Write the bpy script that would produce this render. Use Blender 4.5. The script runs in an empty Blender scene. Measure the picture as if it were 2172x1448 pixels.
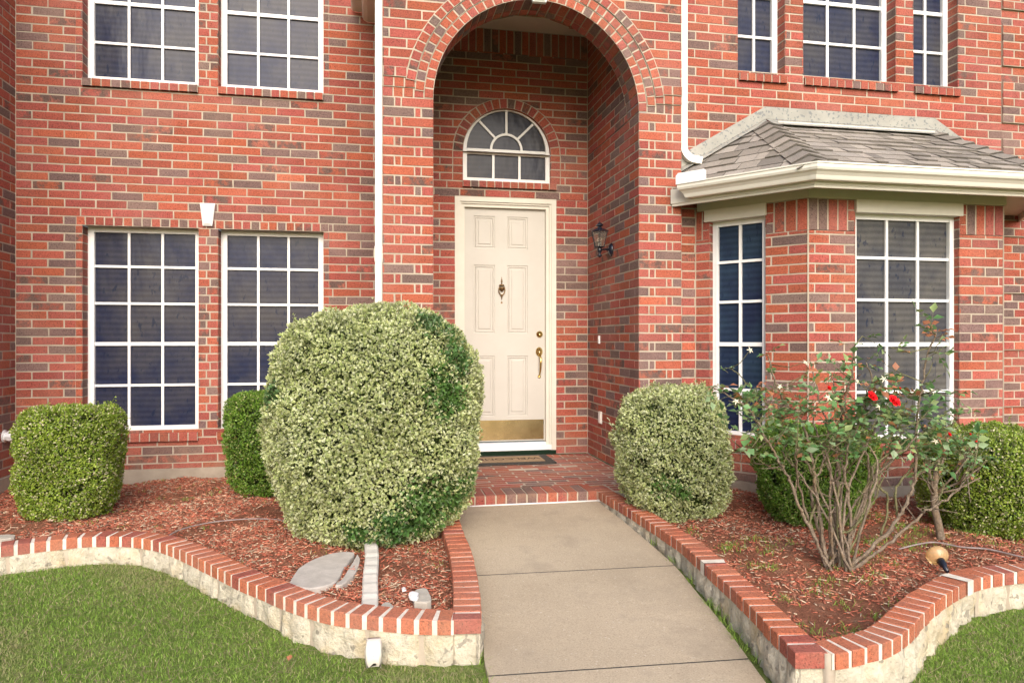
import bpy, bmesh, math, random
import numpy as np
from mathutils import Vector, Matrix
R = math.radians
random.seed(7); RNG = np.random.default_rng(11)
S = bpy.context.scene
COL = S.collection

# ------------------------------------------------------------ camera, sky, sun, exposure
cd = bpy.data.cameras.new('camera'); cam = bpy.data.objects.new('camera', cd); COL.objects.link(cam)
cam.location = (0, 0, 1.17); cam.rotation_euler = (R(90), 0, R(-10.832))
cd.sensor_width = 36; cd.lens = 36*1500/2172; cd.shift_y = -4/2172; cd.clip_end = 2000; cd.clip_start = .02
S.camera = cam
W = bpy.data.worlds.new("World"); S.world = W; W.use_nodes = True
wn = W.node_tree.nodes; wl = W.node_tree.links
sky = wn.new('ShaderNodeTexSky'); sky.sky_type = 'NISHITA'; sky.sun_disc = False
sky.sun_elevation = R(32); sky.sun_rotation = R(183); sky.air_density = 1.0; sky.dust_density = 4.0; sky.ozone_density = 1.0
wn['Background'].inputs['Strength'].default_value = 0.15
wl.new(sky.outputs['Color'], wn['Background'].inputs['Color'])
sd = bpy.data.lights.new('sun', 'SUN'); sun = bpy.data.objects.new('sun', sd); COL.objects.link(sun)
sd.energy = 1.5; sd.angle = R(50); sd.color = (1.0, .985, .97)
sun.rotation_euler = (R(58), 0, R(-3))
S.view_settings.view_transform = 'Standard'; S.view_settings.look = 'None'
S.view_settings.exposure = 0.68; S.view_settings.gamma = 1

# ------------------------------------------------------------ materials
def newmat(name):
    m = bpy.data.materials.new(name); m.use_nodes = True
    nt = m.node_tree; b = nt.nodes['Principled BSDF']
    return m, nt, b
def nd(nt, t, **kw):
    n = nt.nodes.new(t)
    for k, v in kw.items(): setattr(n, k, v)
    return n
def noise(nt, co, scale, detail=4, rough=.6):
    n = nd(nt, 'ShaderNodeTexNoise'); n.inputs['Scale'].default_value = scale
    n.inputs['Detail'].default_value = detail; n.inputs['Roughness'].default_value = rough
    if co is not None: nt.links.new(co, n.inputs['Vector'])
    return n.outputs['Fac']
def ramp(nt, fac, stops):
    n = nd(nt, 'ShaderNodeValToRGB'); r = n.color_ramp
    while len(r.elements) < len(stops): r.elements.new(.5)
    for e, (p, c) in zip(r.elements, stops):
        e.position = p; e.color = (*c, 1) if len(c) == 3 else c
    nt.links.new(fac, n.inputs['Fac']); return n.outputs['Color']
def mix(nt, fac, a, b, mode='MIX'):
    n = nd(nt, 'ShaderNodeMix', data_type='RGBA', blend_type=mode)
    for sock, v in ((n.inputs[0], fac), (n.inputs[6], a), (n.inputs[7], b)):
        if isinstance(v, (int, float)): sock.default_value = v
        elif isinstance(v, tuple): sock.default_value = (*v, 1)
        else: nt.links.new(v, sock)
    return n.outputs[2]
def bump(nt, b, h, strength=.3, dist=.003):
    n = nd(nt, 'ShaderNodeBump'); n.inputs['Strength'].default_value = strength; n.inputs['Distance'].default_value = dist
    nt.links.new(h, n.inputs['Height']); nt.links.new(n.outputs['Normal'], b.inputs['Normal'])
def objco(nt):
    return nd(nt, 'ShaderNodeTexCoord').outputs['Object']
def attr(nt, name='Col'):
    n = nd(nt, 'ShaderNodeAttribute'); n.attribute_name = name; return n
def g(v): return (v, v, v)

def mat_brick(name='brick', sat=1.0):
    m, nt, b = newmat(name); co = objco(nt); a = attr(nt)
    base = a.outputs['Color']
    n1 = noise(nt, co, 9, 5, .7)
    burnmask = ramp(nt, n1, [(.42, g(0)), (.56, g(1))])
    mm = nd(nt, 'ShaderNodeMath', operation='MULTIPLY'); nt.links.new(burnmask, mm.inputs[0]); nt.links.new(a.outputs['Alpha'], mm.inputs[1])
    c = mix(nt, mm.outputs[0], base, (.115, .072, .062))
    n2 = noise(nt, co, 75, 4, .8)
    c = mix(nt, 1.0, c, ramp(nt, n2, [(.28, g(.52)), (.5, g(1)), (.75, g(1.42))]), 'MULTIPLY')
    n3 = noise(nt, co, 120, 2, .8)
    c = mix(nt, 1.0, c, ramp(nt, n3, [(.34, g(.30)), (.43, g(1))]), 'MULTIPLY')
    c = mix(nt, ramp(nt, noise(nt, co, 230, 1, .5), [(.735, g(0)), (.77, g(.7))]), c, (.55, .38, .30))
    n4 = noise(nt, co, 1.3, 5, .65)
    c = mix(nt, ramp(nt, n4, [(.45, g(.03)), (.75, g(.30))]), c, (.50, .30, .25))
    n5 = noise(nt, co, 2.7, 5, .7)
    c = mix(nt, ramp(nt, n5, [(.56, g(0)), (.75, g(.28))]), c, (.13, .055, .045))
    sx = nd(nt, 'ShaderNodeSeparateXYZ'); nt.links.new(co, sx.inputs[0]); mr = nd(nt, 'ShaderNodeMapRange'); nt.links.new(sx.outputs['Z'], mr.inputs[0])
    for q_, v_ in ((1, .02), (2, .38), (3, .75), (4, 0)): mr.inputs[q_].default_value = v_
    spl = nd(nt, 'ShaderNodeMath', operation='MULTIPLY'); nt.links.new(mr.outputs[0], spl.inputs[0]); nt.links.new(ramp(nt, noise(nt, co, 6, 6, .75), [(.42, g(0)), (.62, g(.8))]), spl.inputs[1])
    c = mix(nt, spl.outputs[0], c, (.30, .17, .12))
    nt.links.new(c, b.inputs['Base Color']); b.inputs['Roughness'].default_value = .88
    b.inputs['Specular IOR Level'].default_value = .25
    ad = nd(nt, 'ShaderNodeMath', operation='ADD'); nt.links.new(n2, ad.inputs[0]); nt.links.new(n3, ad.inputs[1])
    bump(nt, b, ad.outputs[0], .8, .004)
    return m
def mat_noise(name, c1, c2, scale=8, rough=.85, bscale=None, bstr=.3, bdist=.003, c3=None, spots=None, spec=.3, metal=0):
    m, nt, b = newmat(name); co = objco(nt)
    c = ramp(nt, noise(nt, co, scale, 6, .65), [(.32, c1), (.68, c2)])
    if c3: c = mix(nt, ramp(nt, noise(nt, co, scale*.31, 5, .6), [(.5, g(0)), (.72, g(.8))]), c, c3)
    if spots:
        sc, thr, colr = spots
        c = mix(nt, ramp(nt, noise(nt, co, sc, 2, .5), [(thr, g(0)), (thr+.05, g(.85))]), c, colr)
    nt.links.new(c, b.inputs['Base Color']); b.inputs['Roughness'].default_value = rough
    b.inputs['Specular IOR Level'].default_value = spec; b.inputs['Metallic'].default_value = metal
    if bscale: bump(nt, b, noise(nt, co, bscale, 4, .7), bstr, bdist)
    return m
def mat_attr(name, rough=.6, spec=.3, nscale=None, lo=.7, hi=1.25, bscale=None, trans=0, bstr=.3):
    m, nt, b = newmat(name); co = objco(nt); c = attr(nt).outputs['Color']
    if nscale: c = mix(nt, 1.0, c, ramp(nt, noise(nt, co, nscale, 4, .7), [(.3, g(lo)), (.7, g(hi))]), 'MULTIPLY')
    nt.links.new(c, b.inputs['Base Color']); b.inputs['Roughness'].default_value = rough
    b.inputs['Specular IOR Level'].default_value = spec
    if bscale: bump(nt, b, noise(nt, co, bscale, 4, .7), bstr, .003)
    if trans:
        t = nd(nt, 'ShaderNodeBsdfTranslucent'); nt.links.new(c, t.inputs['Color'])
        mx = nd(nt, 'ShaderNodeMixShader'); mx.inputs[0].default_value = trans
        nt.links.new(b.outputs[0], mx.inputs[1]); nt.links.new(t.outputs[0], mx.inputs[2])
        nt.links.new(mx.outputs[0], nt.nodes['Material Output'].inputs['Surface'])
    return m
def mat_screen(name, c_dusty, c_dark, band=.02):
    """dark woven sun screen: fine weave, faint blind slats behind it, dust and rain marks"""
    m, nt, b = newmat(name); co = objco(nt)
    d = ramp(nt, noise(nt, co, 1.7, 5, .65), [(.36, c_dark), (.68, c_dusty)])
    w = nd(nt, 'ShaderNodeTexWave', bands_direction='Z'); w.inputs['Scale'].default_value = 6.2; w.inputs['Distortion'].default_value = 1.2
    w.inputs['Detail'].default_value = 2; w.inputs['Detail Scale'].default_value = .6
    nt.links.new(co, w.inputs['Vector'])
    c = mix(nt, 1.0, d, ramp(nt, w.outputs['Fac'], [(0, g(.80)), (1, g(1.1))]), 'MULTIPLY')
    mp = nd(nt, 'ShaderNodeMapping'); mp.inputs['Scale'].default_value = (26, 26, 11); mp.inputs['Rotation'].default_value = (0, R(28), 0)
    nt.links.new(co, mp.inputs['Vector'])
    sp = ramp(nt, noise(nt, mp.outputs[0], 1.0, 3, .6), [(.60, g(0)), (.68, g(.7))])
    c = mix(nt, sp, c, (.010, .018, .045))
    wv = noise(nt, co, 420, 1, .5)
    c = mix(nt, 1.0, c, ramp(nt, wv, [(.3, g(.8)), (.7, g(1.15))]), 'MULTIPLY')
    nt.links.new(c, b.inputs['Base Color']); b.inputs['Roughness'].default_value = .24
    b.inputs['Specular IOR Level'].default_value = .19
    m2 = nd(nt, 'ShaderNodeMapping'); m2.inputs['Scale'].default_value = (5, 5, 2.2); nt.links.new(co, m2.inputs['Vector'])
    bump(nt, b, noise(nt, m2.outputs[0], 1.0, 3, .5), .16, .05)
    return m
M = {}
M['brick'] = mat_brick()
M['mortar'] = mat_noise('mortar', (.35, .295, .23), (.49, .42, .34), 5, .95, 120, .5, .002)
M['mortar_white'] = mat_noise('white_mortar', (.58, .52, .44), (.76, .71, .63), 20, .95, 90, .6, .003)
M['cream'] = mat_noise('cream_paint', (.58, .55, .475), (.64, .61, .53), 5, .5, spec=.4)
M['door'] = mat_noise('door_paint', (.47, .445, .40), (.50, .475, .43), 4, .45, spec=.4, bscale=300, bstr=.05, bdist=.001)
M['white'] = mat_noise('white_paint', (.76, .76, .76), (.84, .84, .84), 6, .4, spec=.4)
M['gutter'] = mat_noise('gutter_enamel', (.70, .67, .60), (.77, .74, .67), 3, .35, spec=.45)
M['soffit'] = mat_noise('soffit_paint', (.46, .44, .33), (.52, .49, .38), 4, .6)
M['screen'] = mat_screen('window_screen', (.062, .060, .068), (.015, .021, .056))
M['screen_dusty'] = mat_screen('dusty_window_screen', (.125, .118, .105), (.050, .052, .064))
M['screen_blue'] = mat_screen('blue_window_screen', (.026, .048, .080), (.014, .020, .050))
M['dark_glass'] = mat_screen('transom_screen', (.038, .035, .038), (.014, .016, .032))
M['concrete'] = mat_noise('foundation_concrete', (.30, .25, .20), (.42, .36, .29), 5, .95, 90, .4, .004)
M['metal'] = mat_noise('galvanised_flashing', (.27, .262, .232), (.36, .35, .31), 5, .65, spots=(38, .58, (.16, .17, .175)), spec=.3, metal=.1)
M['shingle'] = mat_attr('asphalt_shingle', .95, .15, 210, .5, 1.5, 320)
M['brass'] = mat_noise('polished_brass', (.62, .45, .17), (.75, .57, .25), 4, .22, metal=1)
M['brass_plate'] = mat_noise('worn_brass', (.48, .38, .18), (.70, .58, .32), 5, .26, metal=.95, bscale=25, bstr=.25, bdist=.004)
M['bronze'] = mat_noise('aged_bronze', (.17, .10, .045), (.30, .19, .09), 60, .4, metal=.8)
M['black'] = mat_noise('black_enamel', (.008, .009, .016), (.016, .018, .03), 6, .22, spec=.6)
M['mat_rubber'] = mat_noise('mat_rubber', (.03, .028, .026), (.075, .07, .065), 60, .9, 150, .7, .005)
M['mat_coir'] = mat_noise('mat_coir', (.25, .17, .10), (.36, .26, .16), 90, .95, 200, .7, .004)
M['ink'] = mat_noise('mat_letter', (.03, .02, .015), (.06, .04, .03), 60, .95)
M['walk'] = None
M['stone'] = mat_noise('limestone', (.42, .375, .29), (.64, .59, .48), 15, .95, 40, 1, .015, c3=(.52, .41, .24), spots=(24, .62, (.27, .245, .20)))
M['slab'] = mat_noise('grey_flagstone', (.40, .36, .32), (.55, .50, .45), 12, .9, 60, .5, .004)
M['pipe'] = mat_noise('painted_pipe', (.60, .56, .50), (.74, .70, .63), 14, .6, 50, .15, .003, spots=(40, .70, (.3, .26, .22)))
M['pvc'] = mat_noise('white_plastic', (.72, .70, .68), (.80, .78, .76), 10, .4)
M['bark'] = mat_noise('rose_bark', (.11, .08, .055), (.30, .24, .185), 60, .9, 120, .9, .006, c3=(.24, .17, .10))
M['cane_green'] = mat_noise('green_cane', (.10, .10, .045), (.19, .175, .09), 30, .7, 100, .4, .003)
M['twig'] = mat_noise('twig_bark', (.12, .08, .05), (.26, .19, .13), 40, .9)
M['leaf'] = mat_attr('leaf', .42, .4, trans=.22)
M['rose_leaf'] = mat_attr('rose_leaf', .38, .45, trans=.25)
M['petal'] = mat_noise('red_petal', (.72, .012, .015), (.62, .006, .012), 30, .5, spec=.2)
M['sepal'] = mat_noise('pale_sepal', (.62, .55, .40), (.75, .70, .55), 30, .7)
M['chip'] = mat_attr('mulch_chip', .9, .2, 90, .6, 1.3)
M['grass'] = mat_attr('grass_blade', .5, .3, trans=.3)
M['cord'] = mat_noise('grey_cord', (.22, .17, .16), (.34, .29, .28), 20, .7)
M['cap_brick'] = mat_brick('cap_brick')
M['stonechip'] = mat_noise('concrete_chip', (.36, .33, .28), (.5, .46, .40), 20, .95, 60, .5, .004)
def mat_walk():
    m, nt, b = newmat('walk_concrete'); co = objco(nt)
    c = ramp(nt, noise(nt, co, 1.3, 5, .6), [(.3, (.40, .328, .238)), (.7, (.50, .415, .308))])
    c = mix(nt, 1.0, c, ramp(nt, noise(nt, co, 140, 3, .8), [(.25, g(.62)), (.5, g(1)), (.8, g(1.22))]), 'MULTIPLY')
    c = mix(nt, ramp(nt, noise(nt, co, 75, 1, .5), [(.70, g(0)), (.74, g(.6))]), c, (.62, .56, .47))
    c = mix(nt, ramp(nt, noise(nt, co, 110, 1, .5), [(.72, g(0)), (.75, g(.7))]), c, (.16, .12, .09))
    c = mix(nt, ramp(nt, noise(nt, co, 2.6, 6, .7), [(.52, g(0)), (.70, g(.6))]), c, (.27, .225, .17))
    c = mix(nt, ramp(nt, noise(nt, co, .9, 7, .75), [(.50, g(0)), (.62, g(.35))]), c, (.30, .25, .19))
    nt.links.new(c, b.inputs['Base Color']); b.inputs['Roughness'].default_value = .9; b.inputs['Specular IOR Level'].default_value = .25
    bump(nt, b, noise(nt, co, 160, 3, .8), .5, .003); return m
M['walk'] = mat_walk()
def mat_ground(name, cols, scale, bscale, bdist):
    m, nt, b = newmat(name); co = objco(nt)
    c = ramp(nt, noise(nt, co, scale, 8, .7), cols)
    c = mix(nt, 1.0, c, ramp(nt, noise(nt, co, scale*9, 3, .8), [(.25, g(.6)), (.8, g(1.4))]), 'MULTIPLY')
    nt.links.new(c, b.inputs['Base Color']); b.inputs['Roughness'].default_value = .97; b.inputs['Specular IOR Level'].default_value = .1
    bump(nt, b, noise(nt, co, bscale, 5, .8), 1, bdist); return m
M['turf'] = mat_ground('turf', [(.3, (.14, .21, .05)), (.55, (.18, .24, .065)), (.75, (.30, .27, .15))], 7, 60, .02)
M['mulch'] = mat_ground('mulch_soil', [(.3, (.20, .09, .055)), (.52, (.33, .14, .085)), (.75, (.38, .24, .16))], 9, 70, .02)
def mat_glass(name, col, rough=.05, alpha=.35):
    m, nt, b = newmat(name)
    b.inputs['Base Color'].default_value = (*col, 1); b.inputs['Roughness'].default_value = rough
    b.inputs['Transmission Weight'].default_value = 1 - alpha; b.inputs['IOR'].default_value = 1.45; return m
M['lantern_glass'] = mat_glass('smoked_glass', (.80, .77, .70), .05, .06)
M['bulb'] = mat_glass('clear_bulb', (.95, .92, .85), .05, .2)
M['amber'] = mat_glass('amber_glass', (.92, .66, .36), .2, .35)

# ------------------------------------------------------------ mesh helpers
def npmesh(name, v, f, mats, parent=None, col=None, mi=None, smooth=False):
    """one mesh object from arrays; f is a (n,3) or (n,4) array or a list of tuples"""
    me = bpy.data.meshes.new(name)
    if isinstance(f, np.ndarray):
        n, k = f.shape
        me.vertices.add(len(v)); me.vertices.foreach_set('co', np.asarray(v, np.float32).ravel())
        me.loops.add(n*k); me.loops.foreach_set('vertex_index', f.astype(np.int32).ravel())
        me.polygons.add(n); me.polygons.foreach_set('loop_start', np.arange(0, n*k, k, dtype=np.int32))
        me.update(calc_edges=True)
    else:
        me.from_pydata([tuple(p) for p in v], [], f)
    if not isinstance(mats, (list, tuple)): mats = [mats]
    for m in mats: me.materials.append(m)
    if mi is not None: me.polygons.foreach_set('material_index', np.asarray(mi, np.int32))
    if smooth: me.polygons.foreach_set('use_smooth', np.ones(len(me.polygons), bool))
    if col is not None:
        a = me.color_attributes.new('Col', 'FLOAT_COLOR', 'POINT')
        a.data.foreach_set('color', np.asarray(col, np.float32).ravel())
    me.update()
    o = bpy.data.objects.new(name, me); COL.objects.link(o)
    if parent is not None: o.parent = parent
    return o
def tag(o, label=None, cat=None, group=None, kind=None):
    if label: o['label'] = label
    if cat: o['category'] = cat
    if group: o['group'] = group
    if kind: o['kind'] = kind
    return o
def thing(name, loc, label, cat, group=None):
    o = bpy.data.objects.new(name, None); COL.objects.link(o); o.location = loc; o.empty_display_size = .1
    return tag(o, label, cat, group)
def shift(o, parent):
    """put a mesh built in world coordinates under a thing whose Empty is not at the origin"""
    o.parent = parent
    d = Vector(parent.location)
    o.data.transform(Matrix.Translation(-d)); return o

class Fr:   # a local frame: origin, u (along), v (up), n (outward)
    def __init__(s, O, U, N, V=(0, 0, 1)):
        s.O, s.U, s.N, s.V = (np.array(x, float) for x in (O, U, N, V))
        s.U /= np.linalg.norm(s.U); s.N /= np.linalg.norm(s.N)
    def p(s, u, v, d=0): return s.O + s.U*u + s.V*v + s.N*d

def brickcol(dark=.2):
    r = random.random(); dark *= 1.1
    if r < dark:
        k = random.uniform(.8, 1.2); c = (.165*k, .108*k*random.uniform(.95, 1.05), .098*k); a = 0
        if random.random() < .12: c = (.36, .115, .08); a = 1
    else:
        k = random.uniform(.86, 1.12); t = random.random()
        k *= random.uniform(.82, 1.02); c = ((.352+.05*t)*k, (.080+.022*t)*k, (.068-.017*t)*k); a = 1 if random.random() < .07 else 0
    return (*c, a)
def capcol():
    k = random.uniform(.9, 1.1); t = random.random()
    if random.random() < .12: return (.33*k, .085*k, .06*k, 0)
    return ((.43+.05*t)*k, (.122+.03*t)*k, (.064+.008*t)*k, 0)

class BB:   # collects bricks (slot 0) and mortar or other faces (slot 1..)
    def __init__(s): s.v = []; s.f = []; s.c = []; s.m = []
    def quad(s, pts, m=1, col=(1, 1, 1, 0)):
        i = len(s.v); s.v += [tuple(p) for p in pts]; s.f.append(tuple(range(i, i+len(pts)))); s.c += [col]*len(pts); s.m.append(m)
    def brick(s, fr, q, d=0.0, col=None, j=.0018, ch=.0026, back=.013, m=0):
        """q: four (u,v) corners BL BR TR TL; a chamfered slab proud to depth d"""
        col = col or brickcol(); q = np.array(q, float)
        q = q + np.random.uniform(-j, j, (4, 2)); c = q.mean(0); dd = d + random.uniform(-.0012, .0012)
        L = np.linalg.norm(q - c, axis=1, keepdims=True)
        inn = c + (q - c)*(1 - ch*1.4/np.maximum(L, .01)); i = len(s.v)
        til = np.random.uniform(-.0007, .0007, 4)
        for k in range(4): s.v.append(tuple(fr.p(*inn[k], dd+til[k])))
        for k in range(4): s.v.append(tuple(fr.p(*q[k], dd-ch+til[k])))
        for k in range(4): s.v.append(tuple(fr.p(*q[k], dd-back)))
        s.c += [col]*12
        s.f.append((i, i+1, i+2, i+3)); s.m.append(m)
        for k in range(4):
            n = (k+1) % 4
            s.f.append((i+4+k, i+4+n, i+n, i+k)); s.m.append(m)
            s.f.append((i+8+k, i+8+n, i+4+n, i+4+k)); s.m.append(m)
    def box(s, fr, u0, u1, v0, v1, d0, d1, m=1, col=(1, 1, 1, 0), skip=''):
        P = [fr.p(u, v, d) for d in (d0, d1) for (u, v) in ((u0, v0), (u1, v0), (u1, v1), (u0, v1))]
        i = len(s.v); s.v += [tuple(p) for p in P]; s.c += [col]*8
        for nm, f in (('b', (3, 2, 1, 0)), ('f', (4, 5, 6, 7)), ('d', (0, 1, 5, 4)), ('r', (1, 2, 6, 5)), ('u', (2, 3, 7, 6)), ('l', (3, 0, 4, 7))):
            if nm in skip: continue
            s.f.append(tuple(i+k for k in f)); s.m.append(m)
    def build(s, name, mats, parent=None, smooth=False):
        return npmesh(name, s.v, s.f, mats, parent, s.c, s.m, smooth)

P_ = .0762; Z0 = .0056; BL = .256; J = .0058; MD = -.0030
def wall(B, fr, u0, u1, z0, z1, holes=(), off=0., dark=.2, cut=None, pat=None, d=0.0):
    k0 = int(round((z0-Z0)/P_)); k1 = int(math.ceil((z1-Z0)/P_ - 1e-6))
    for k in range(k0, k1):
        zb = Z0 + k*P_; zt = min(zb + P_, z1); zm = (zb+zt)/2
        sp = [(u0, u0, u1, u1)]
        def sub(sp, al, at, bl, bt):
            out = []
            for (a, b, c, e) in sp:
                if (al+at)/2 >= (c+e)/2 - .004 or (bl+bt)/2 <= (a+b)/2 + .004: out.append((a, b, c, e)); continue
                if (al+at)/2 > (a+b)/2 + .004: out.append((a, b, al, at))
                if (bl+bt)/2 < (c+e)/2 - .004: out.append((bl, bt, c, e))
            return out
        for (ha, hb, hz0, hz1) in holes:
            if hz0 < zm < hz1: sp = sub(sp, ha, ha, hb, hb)
        if cut:
            lo, hi = cut(zb), cut(zt)
            if lo is not None and (hi is not None or lo[1]-lo[0] > .75): sp = sub(sp, lo[0], (hi or (sum(lo)/2-.03,)*2)[0] if hi else lo[0]+.12, lo[1], hi[1] if hi else lo[1]-.12)
        for (a, b, c, e) in sp:
            B.quad([fr.p(a, zb, MD+d), fr.p(c, zb, MD+d), fr.p(e, zt, MD+d), fr.p(b, zt, MD+d)], 1)
            am, cm = (a+b)/2, (c+e)/2
            cuts = []
            if pat:
                x = am
                for w in pat[k % len(pat)]:
                    x += w
                    if x < cm - .02: cuts.append(x)
            else:
                o = off + (BL/2 if k % 2 else 0) + (random.random()-.5)*.008
                n = math.floor((am - o)/BL) + 1
                while o + n*BL < cm:
                    x = o + n*BL + random.uniform(-.004, .004); n += 1
                    if x - am > .035 and cm - x > .035: cuts.append(x)
            E = [am] + cuts + [cm]
            for i in range(len(E)-1):
                l, r = E[i], E[i+1]
                lb, lt = (a, b) if i == 0 else (l, l); rb, rt = (c, e) if i == len(E)-2 else (r, r)
                jl = J if i > 0 or cut else .001; jr = J if i < len(E)-2 or cut else .001
                if r - l < .02: continue
                B.brick(fr, [(lb+jl, zb+J), (rb-jr, zb+J), (rt-jr, zt-J), (lt+jl, zt-J)], d, brickcol(dark))
def headers(B, fr, u0, u1, zb, zt, pitch=.0775, d=0.0, dark=.15, mort=True):
    if mort: B.quad([fr.p(u0, zb, MD+d), fr.p(u1, zb, MD+d), fr.p(u1, zt, MD+d), fr.p(u0, zt, MD+d)], 1)
    n = max(1, round((u1-u0)/pitch)); w = (u1-u0)/n
    for i in range(n):
        B.brick(fr, [(u0+i*w+J, zb+J*.6), (u0+(i+1)*w-J, zb+J*.6), (u0+(i+1)*w-J, zt-J*.6), (u0+i*w+J, zt-J*.6)], d, brickcol(dark))
def ring(B, fr, cu, cz, r0, r1, d, pitch=.078, a0=0., a1=math.pi, dark=.12):
    n = round((a1-a0)*(r0+r1)/2/pitch); s = (a1-a0)/n; g_ = J/((r0+r1)/2)
    pt = lambda r, a: (cu + r*math.cos(a), cz + r*math.sin(a))
    for i in range(n):
        a, b = a0+i*s, a0+(i+1)*s
        B.quad([fr.p(*pt(r0, a), d+MD), fr.p(*pt(r1, a), d+MD), fr.p(*pt(r1, b), d+MD), fr.p(*pt(r0, b), d+MD)], 1)
        B.brick(fr, [pt(r0+.003, a+g_), pt(r1-J, a+g_), pt(r1-J, b-g_), pt(r0+.003, b-g_)], d, brickcol(dark))
        B.quad([fr.p(*pt(r1, b), d+MD), fr.p(*pt(r1, a), d+MD), fr.p(*pt(r1, a), -.01), fr.p(*pt(r1, b), -.01)], 1)
def sill(B, fr, u0, u1, zt, h=.066, proj=.03, depth=.16, slope=.03, pitch=.078):
    """a row of sloping header bricks under a window"""
    n = round((u1-u0)/pitch); w = (u1-u0)/n
    B.quad([fr.p(u0, zt-h, proj-.006), fr.p(u1, zt-h, proj-.006), fr.p(u1, zt-.004, proj-.006), fr.p(u0, zt-.004, proj-.006)], 1)
    B.quad([fr.p(u0, zt-.004, proj-.006), fr.p(u1, zt-.004, proj-.006), fr.p(u1, zt+slope-.004, -depth), fr.p(u0, zt+slope-.004, -depth)], 1)
    B.quad([fr.p(u0, zt-h, proj-.006), fr.p(u0, zt-h, -.01), fr.p(u1, zt-h, -.01), fr.p(u1, zt-h, proj-.006)], 1)
    for i in range(n):
        a, b = u0+i*w+J, u0+(i+1)*w-J; c = brickcol(.15)
        Pq = [fr.p(a, zt-h, -.01), fr.p(b, zt-h, -.01), fr.p(b, zt+slope, -depth), fr.p(a, zt+slope, -depth)]
        F = [fr.p(a, zt-h, proj), fr.p(b, zt-h, proj), fr.p(b, zt-.004, proj), fr.p(a, zt-.004, proj)]
        T = [fr.p(a, zt, proj-.004), fr.p(b, zt, proj-.004)]
        B.quad(F, 0, c); B.quad([F[3], F[2], T[1], T[0]], 0, c); B.quad([T[0], T[1], Pq[2], Pq[3]], 0, c)
        B.quad([Pq[0], Pq[1], F[1], F[0]], 0, c); B.quad([F[0], F[3], T[0], Pq[3], Pq[0]], 0, c); B.quad([F[1], Pq[1], Pq[2], T[1], F[2]], 0, c)
def recess(B, fr, u0, u1, z0, z1, rec, sides='lr', dark=.2):
    if 'l' in sides: wall(B, Fr(fr.p(u0, 0, 0), -fr.N, fr.U), 0, rec, z0, z1, dark=dark)
    if 'r' in sides:
        f2 = Fr(fr.p(u1, 0, -rec), fr.N, -fr.U); wall(B, f2, 0, rec, z0, z1, dark=dark)
    B.quad([fr.p(u0, z1, -rec), fr.p(u1, z1, -rec), fr.p(u1, z1, .0), fr.p(u0, z1, .0)], 1)

BR = [M['brick'], M['mortar']]
house = thing('brick_house', (0, 0, 0), 'red brick house front with arched entry, cream door and shingled bay', 'house')

# ------------------------------------------------------------ windows
def window(fr, w, z0, z1, cols, rows, rec, screen, stile=.055, bar=.022, thick=(), label=None):
    """white framed window in an opening of width w; fr at the opening's left front edge"""
    B = BB(); d0 = -rec
    f = lambda a, b, c, d, p, q: B.box(fr, a, b, c, d, p, q, 0)
    f(0, stile, z0, z1, d0-.02, d0+.03); f(w-stile, w, z0, z1, d0-.02, d0+.03)
    f(stile, w-stile, z0, z0+.042, d0-.02, d0+.028); f(stile, w-stile, z1-.042, z1, d0-.02, d0+.028)
    f(stile-.018, stile-.002, z0+.03, z1-.03, d0+.03, d0+.036); f(w-stile+.002, w-stile+.018, z0+.03, z1-.03, d0+.03, d0+.036)
    iu = w - 2*stile
    for k in range(1, cols):
        u = stile + iu*k/cols; f(u-bar/2, u+bar/2, z0+.042, z1-.042, d0+.002, d0+.020)
    us = [stile] + [stile + iu*k/cols for k in range(1, cols)] + [w-stile]
    for i, z in enumerate(rows):
        hb = bar*(.75 if i in thick else .5)
        for k in range(cols):
            a = us[k] + (bar/2 if k else 0); b = us[k+1] - (bar/2 if k < cols-1 else 0)
            f(a, b, z-hb, z+hb, d0+.002, d0+.0215)
    o = B.build('window', M['white'], house)
    Pn = BB(); Pn.quad([fr.p(stile-.01, z0+.03, d0), fr.p(w-stile+.01, z0+.03, d0), fr.p(w-stile+.01, z1-.03, d0), fr.p(stile-.01, z1-.03, d0)], 0)
    Pn.build('screen', M[screen], o)
    if label: o['label'] = label
    return o

LWY, TWY, DWY, RWY, BYY = 6.88, 5.56, 7.01, 5.67, 4.93
TX0, AX0, AX1, TX1 = .046, .436, 2.135, 2.512
ZT = 5.3
# left wing wall
fl = Fr((0, LWY, 0), (1, 0, 0), (0, -1, 0))
W1, W2 = (-2.565, -1.598), (-1.428, -.493)
B = BB()
lowz = (.335, Z0-.0302+29*P_); upz = (3.485, 5.1)
holes = [(W1[0]-.055, W1[1], *lowz), (W2[0], W2[1]+.05, *lowz), (W1[0]-.055, W1[1], *upz), (W2[0], W2[1]+.05, *upz),
         (W1[0]-.055, W2[1]+.05, 2.19, 2.255), (W1[1], W2[0], *lowz), (W1[1], W2[0], *upz)]
Z0 = -.0246
wall(B, fl, -3.097, TX0, Z0, ZT, holes, off=-3.097, dark=.2)
headers(B, fl, W1[0]-.055, W2[1]+.05, Z0+29*P_, Z0+30*P_)
for zz in (lowz, upz):
    wall(B, fl, W1[0]-.055, W1[0], *zz, pat=[[.2]]); wall(B, fl, W2[1], W2[1]+.05, *zz, pat=[[.2]])
    wall(B, fl, W1[1], W2[0], zz[0], zz[1], pat=[[.098], [.068]])
    for w in (W1, W2): recess(B, fl, w[0], w[1], zz[0], zz[1], .15)
left_wall = B.build('wall', BR, house); Z0 = .0056
def sillpart(fr, u0, u1, zt, win, **kw):
    B = BB(); sill(B, fr, u0, u1, zt, **kw); return B.build('sill', BR, win)
rowl = (.752, 1.131, 1.499, 1.835); rowu = (3.865, 4.235, 4.6, 4.9)
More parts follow.
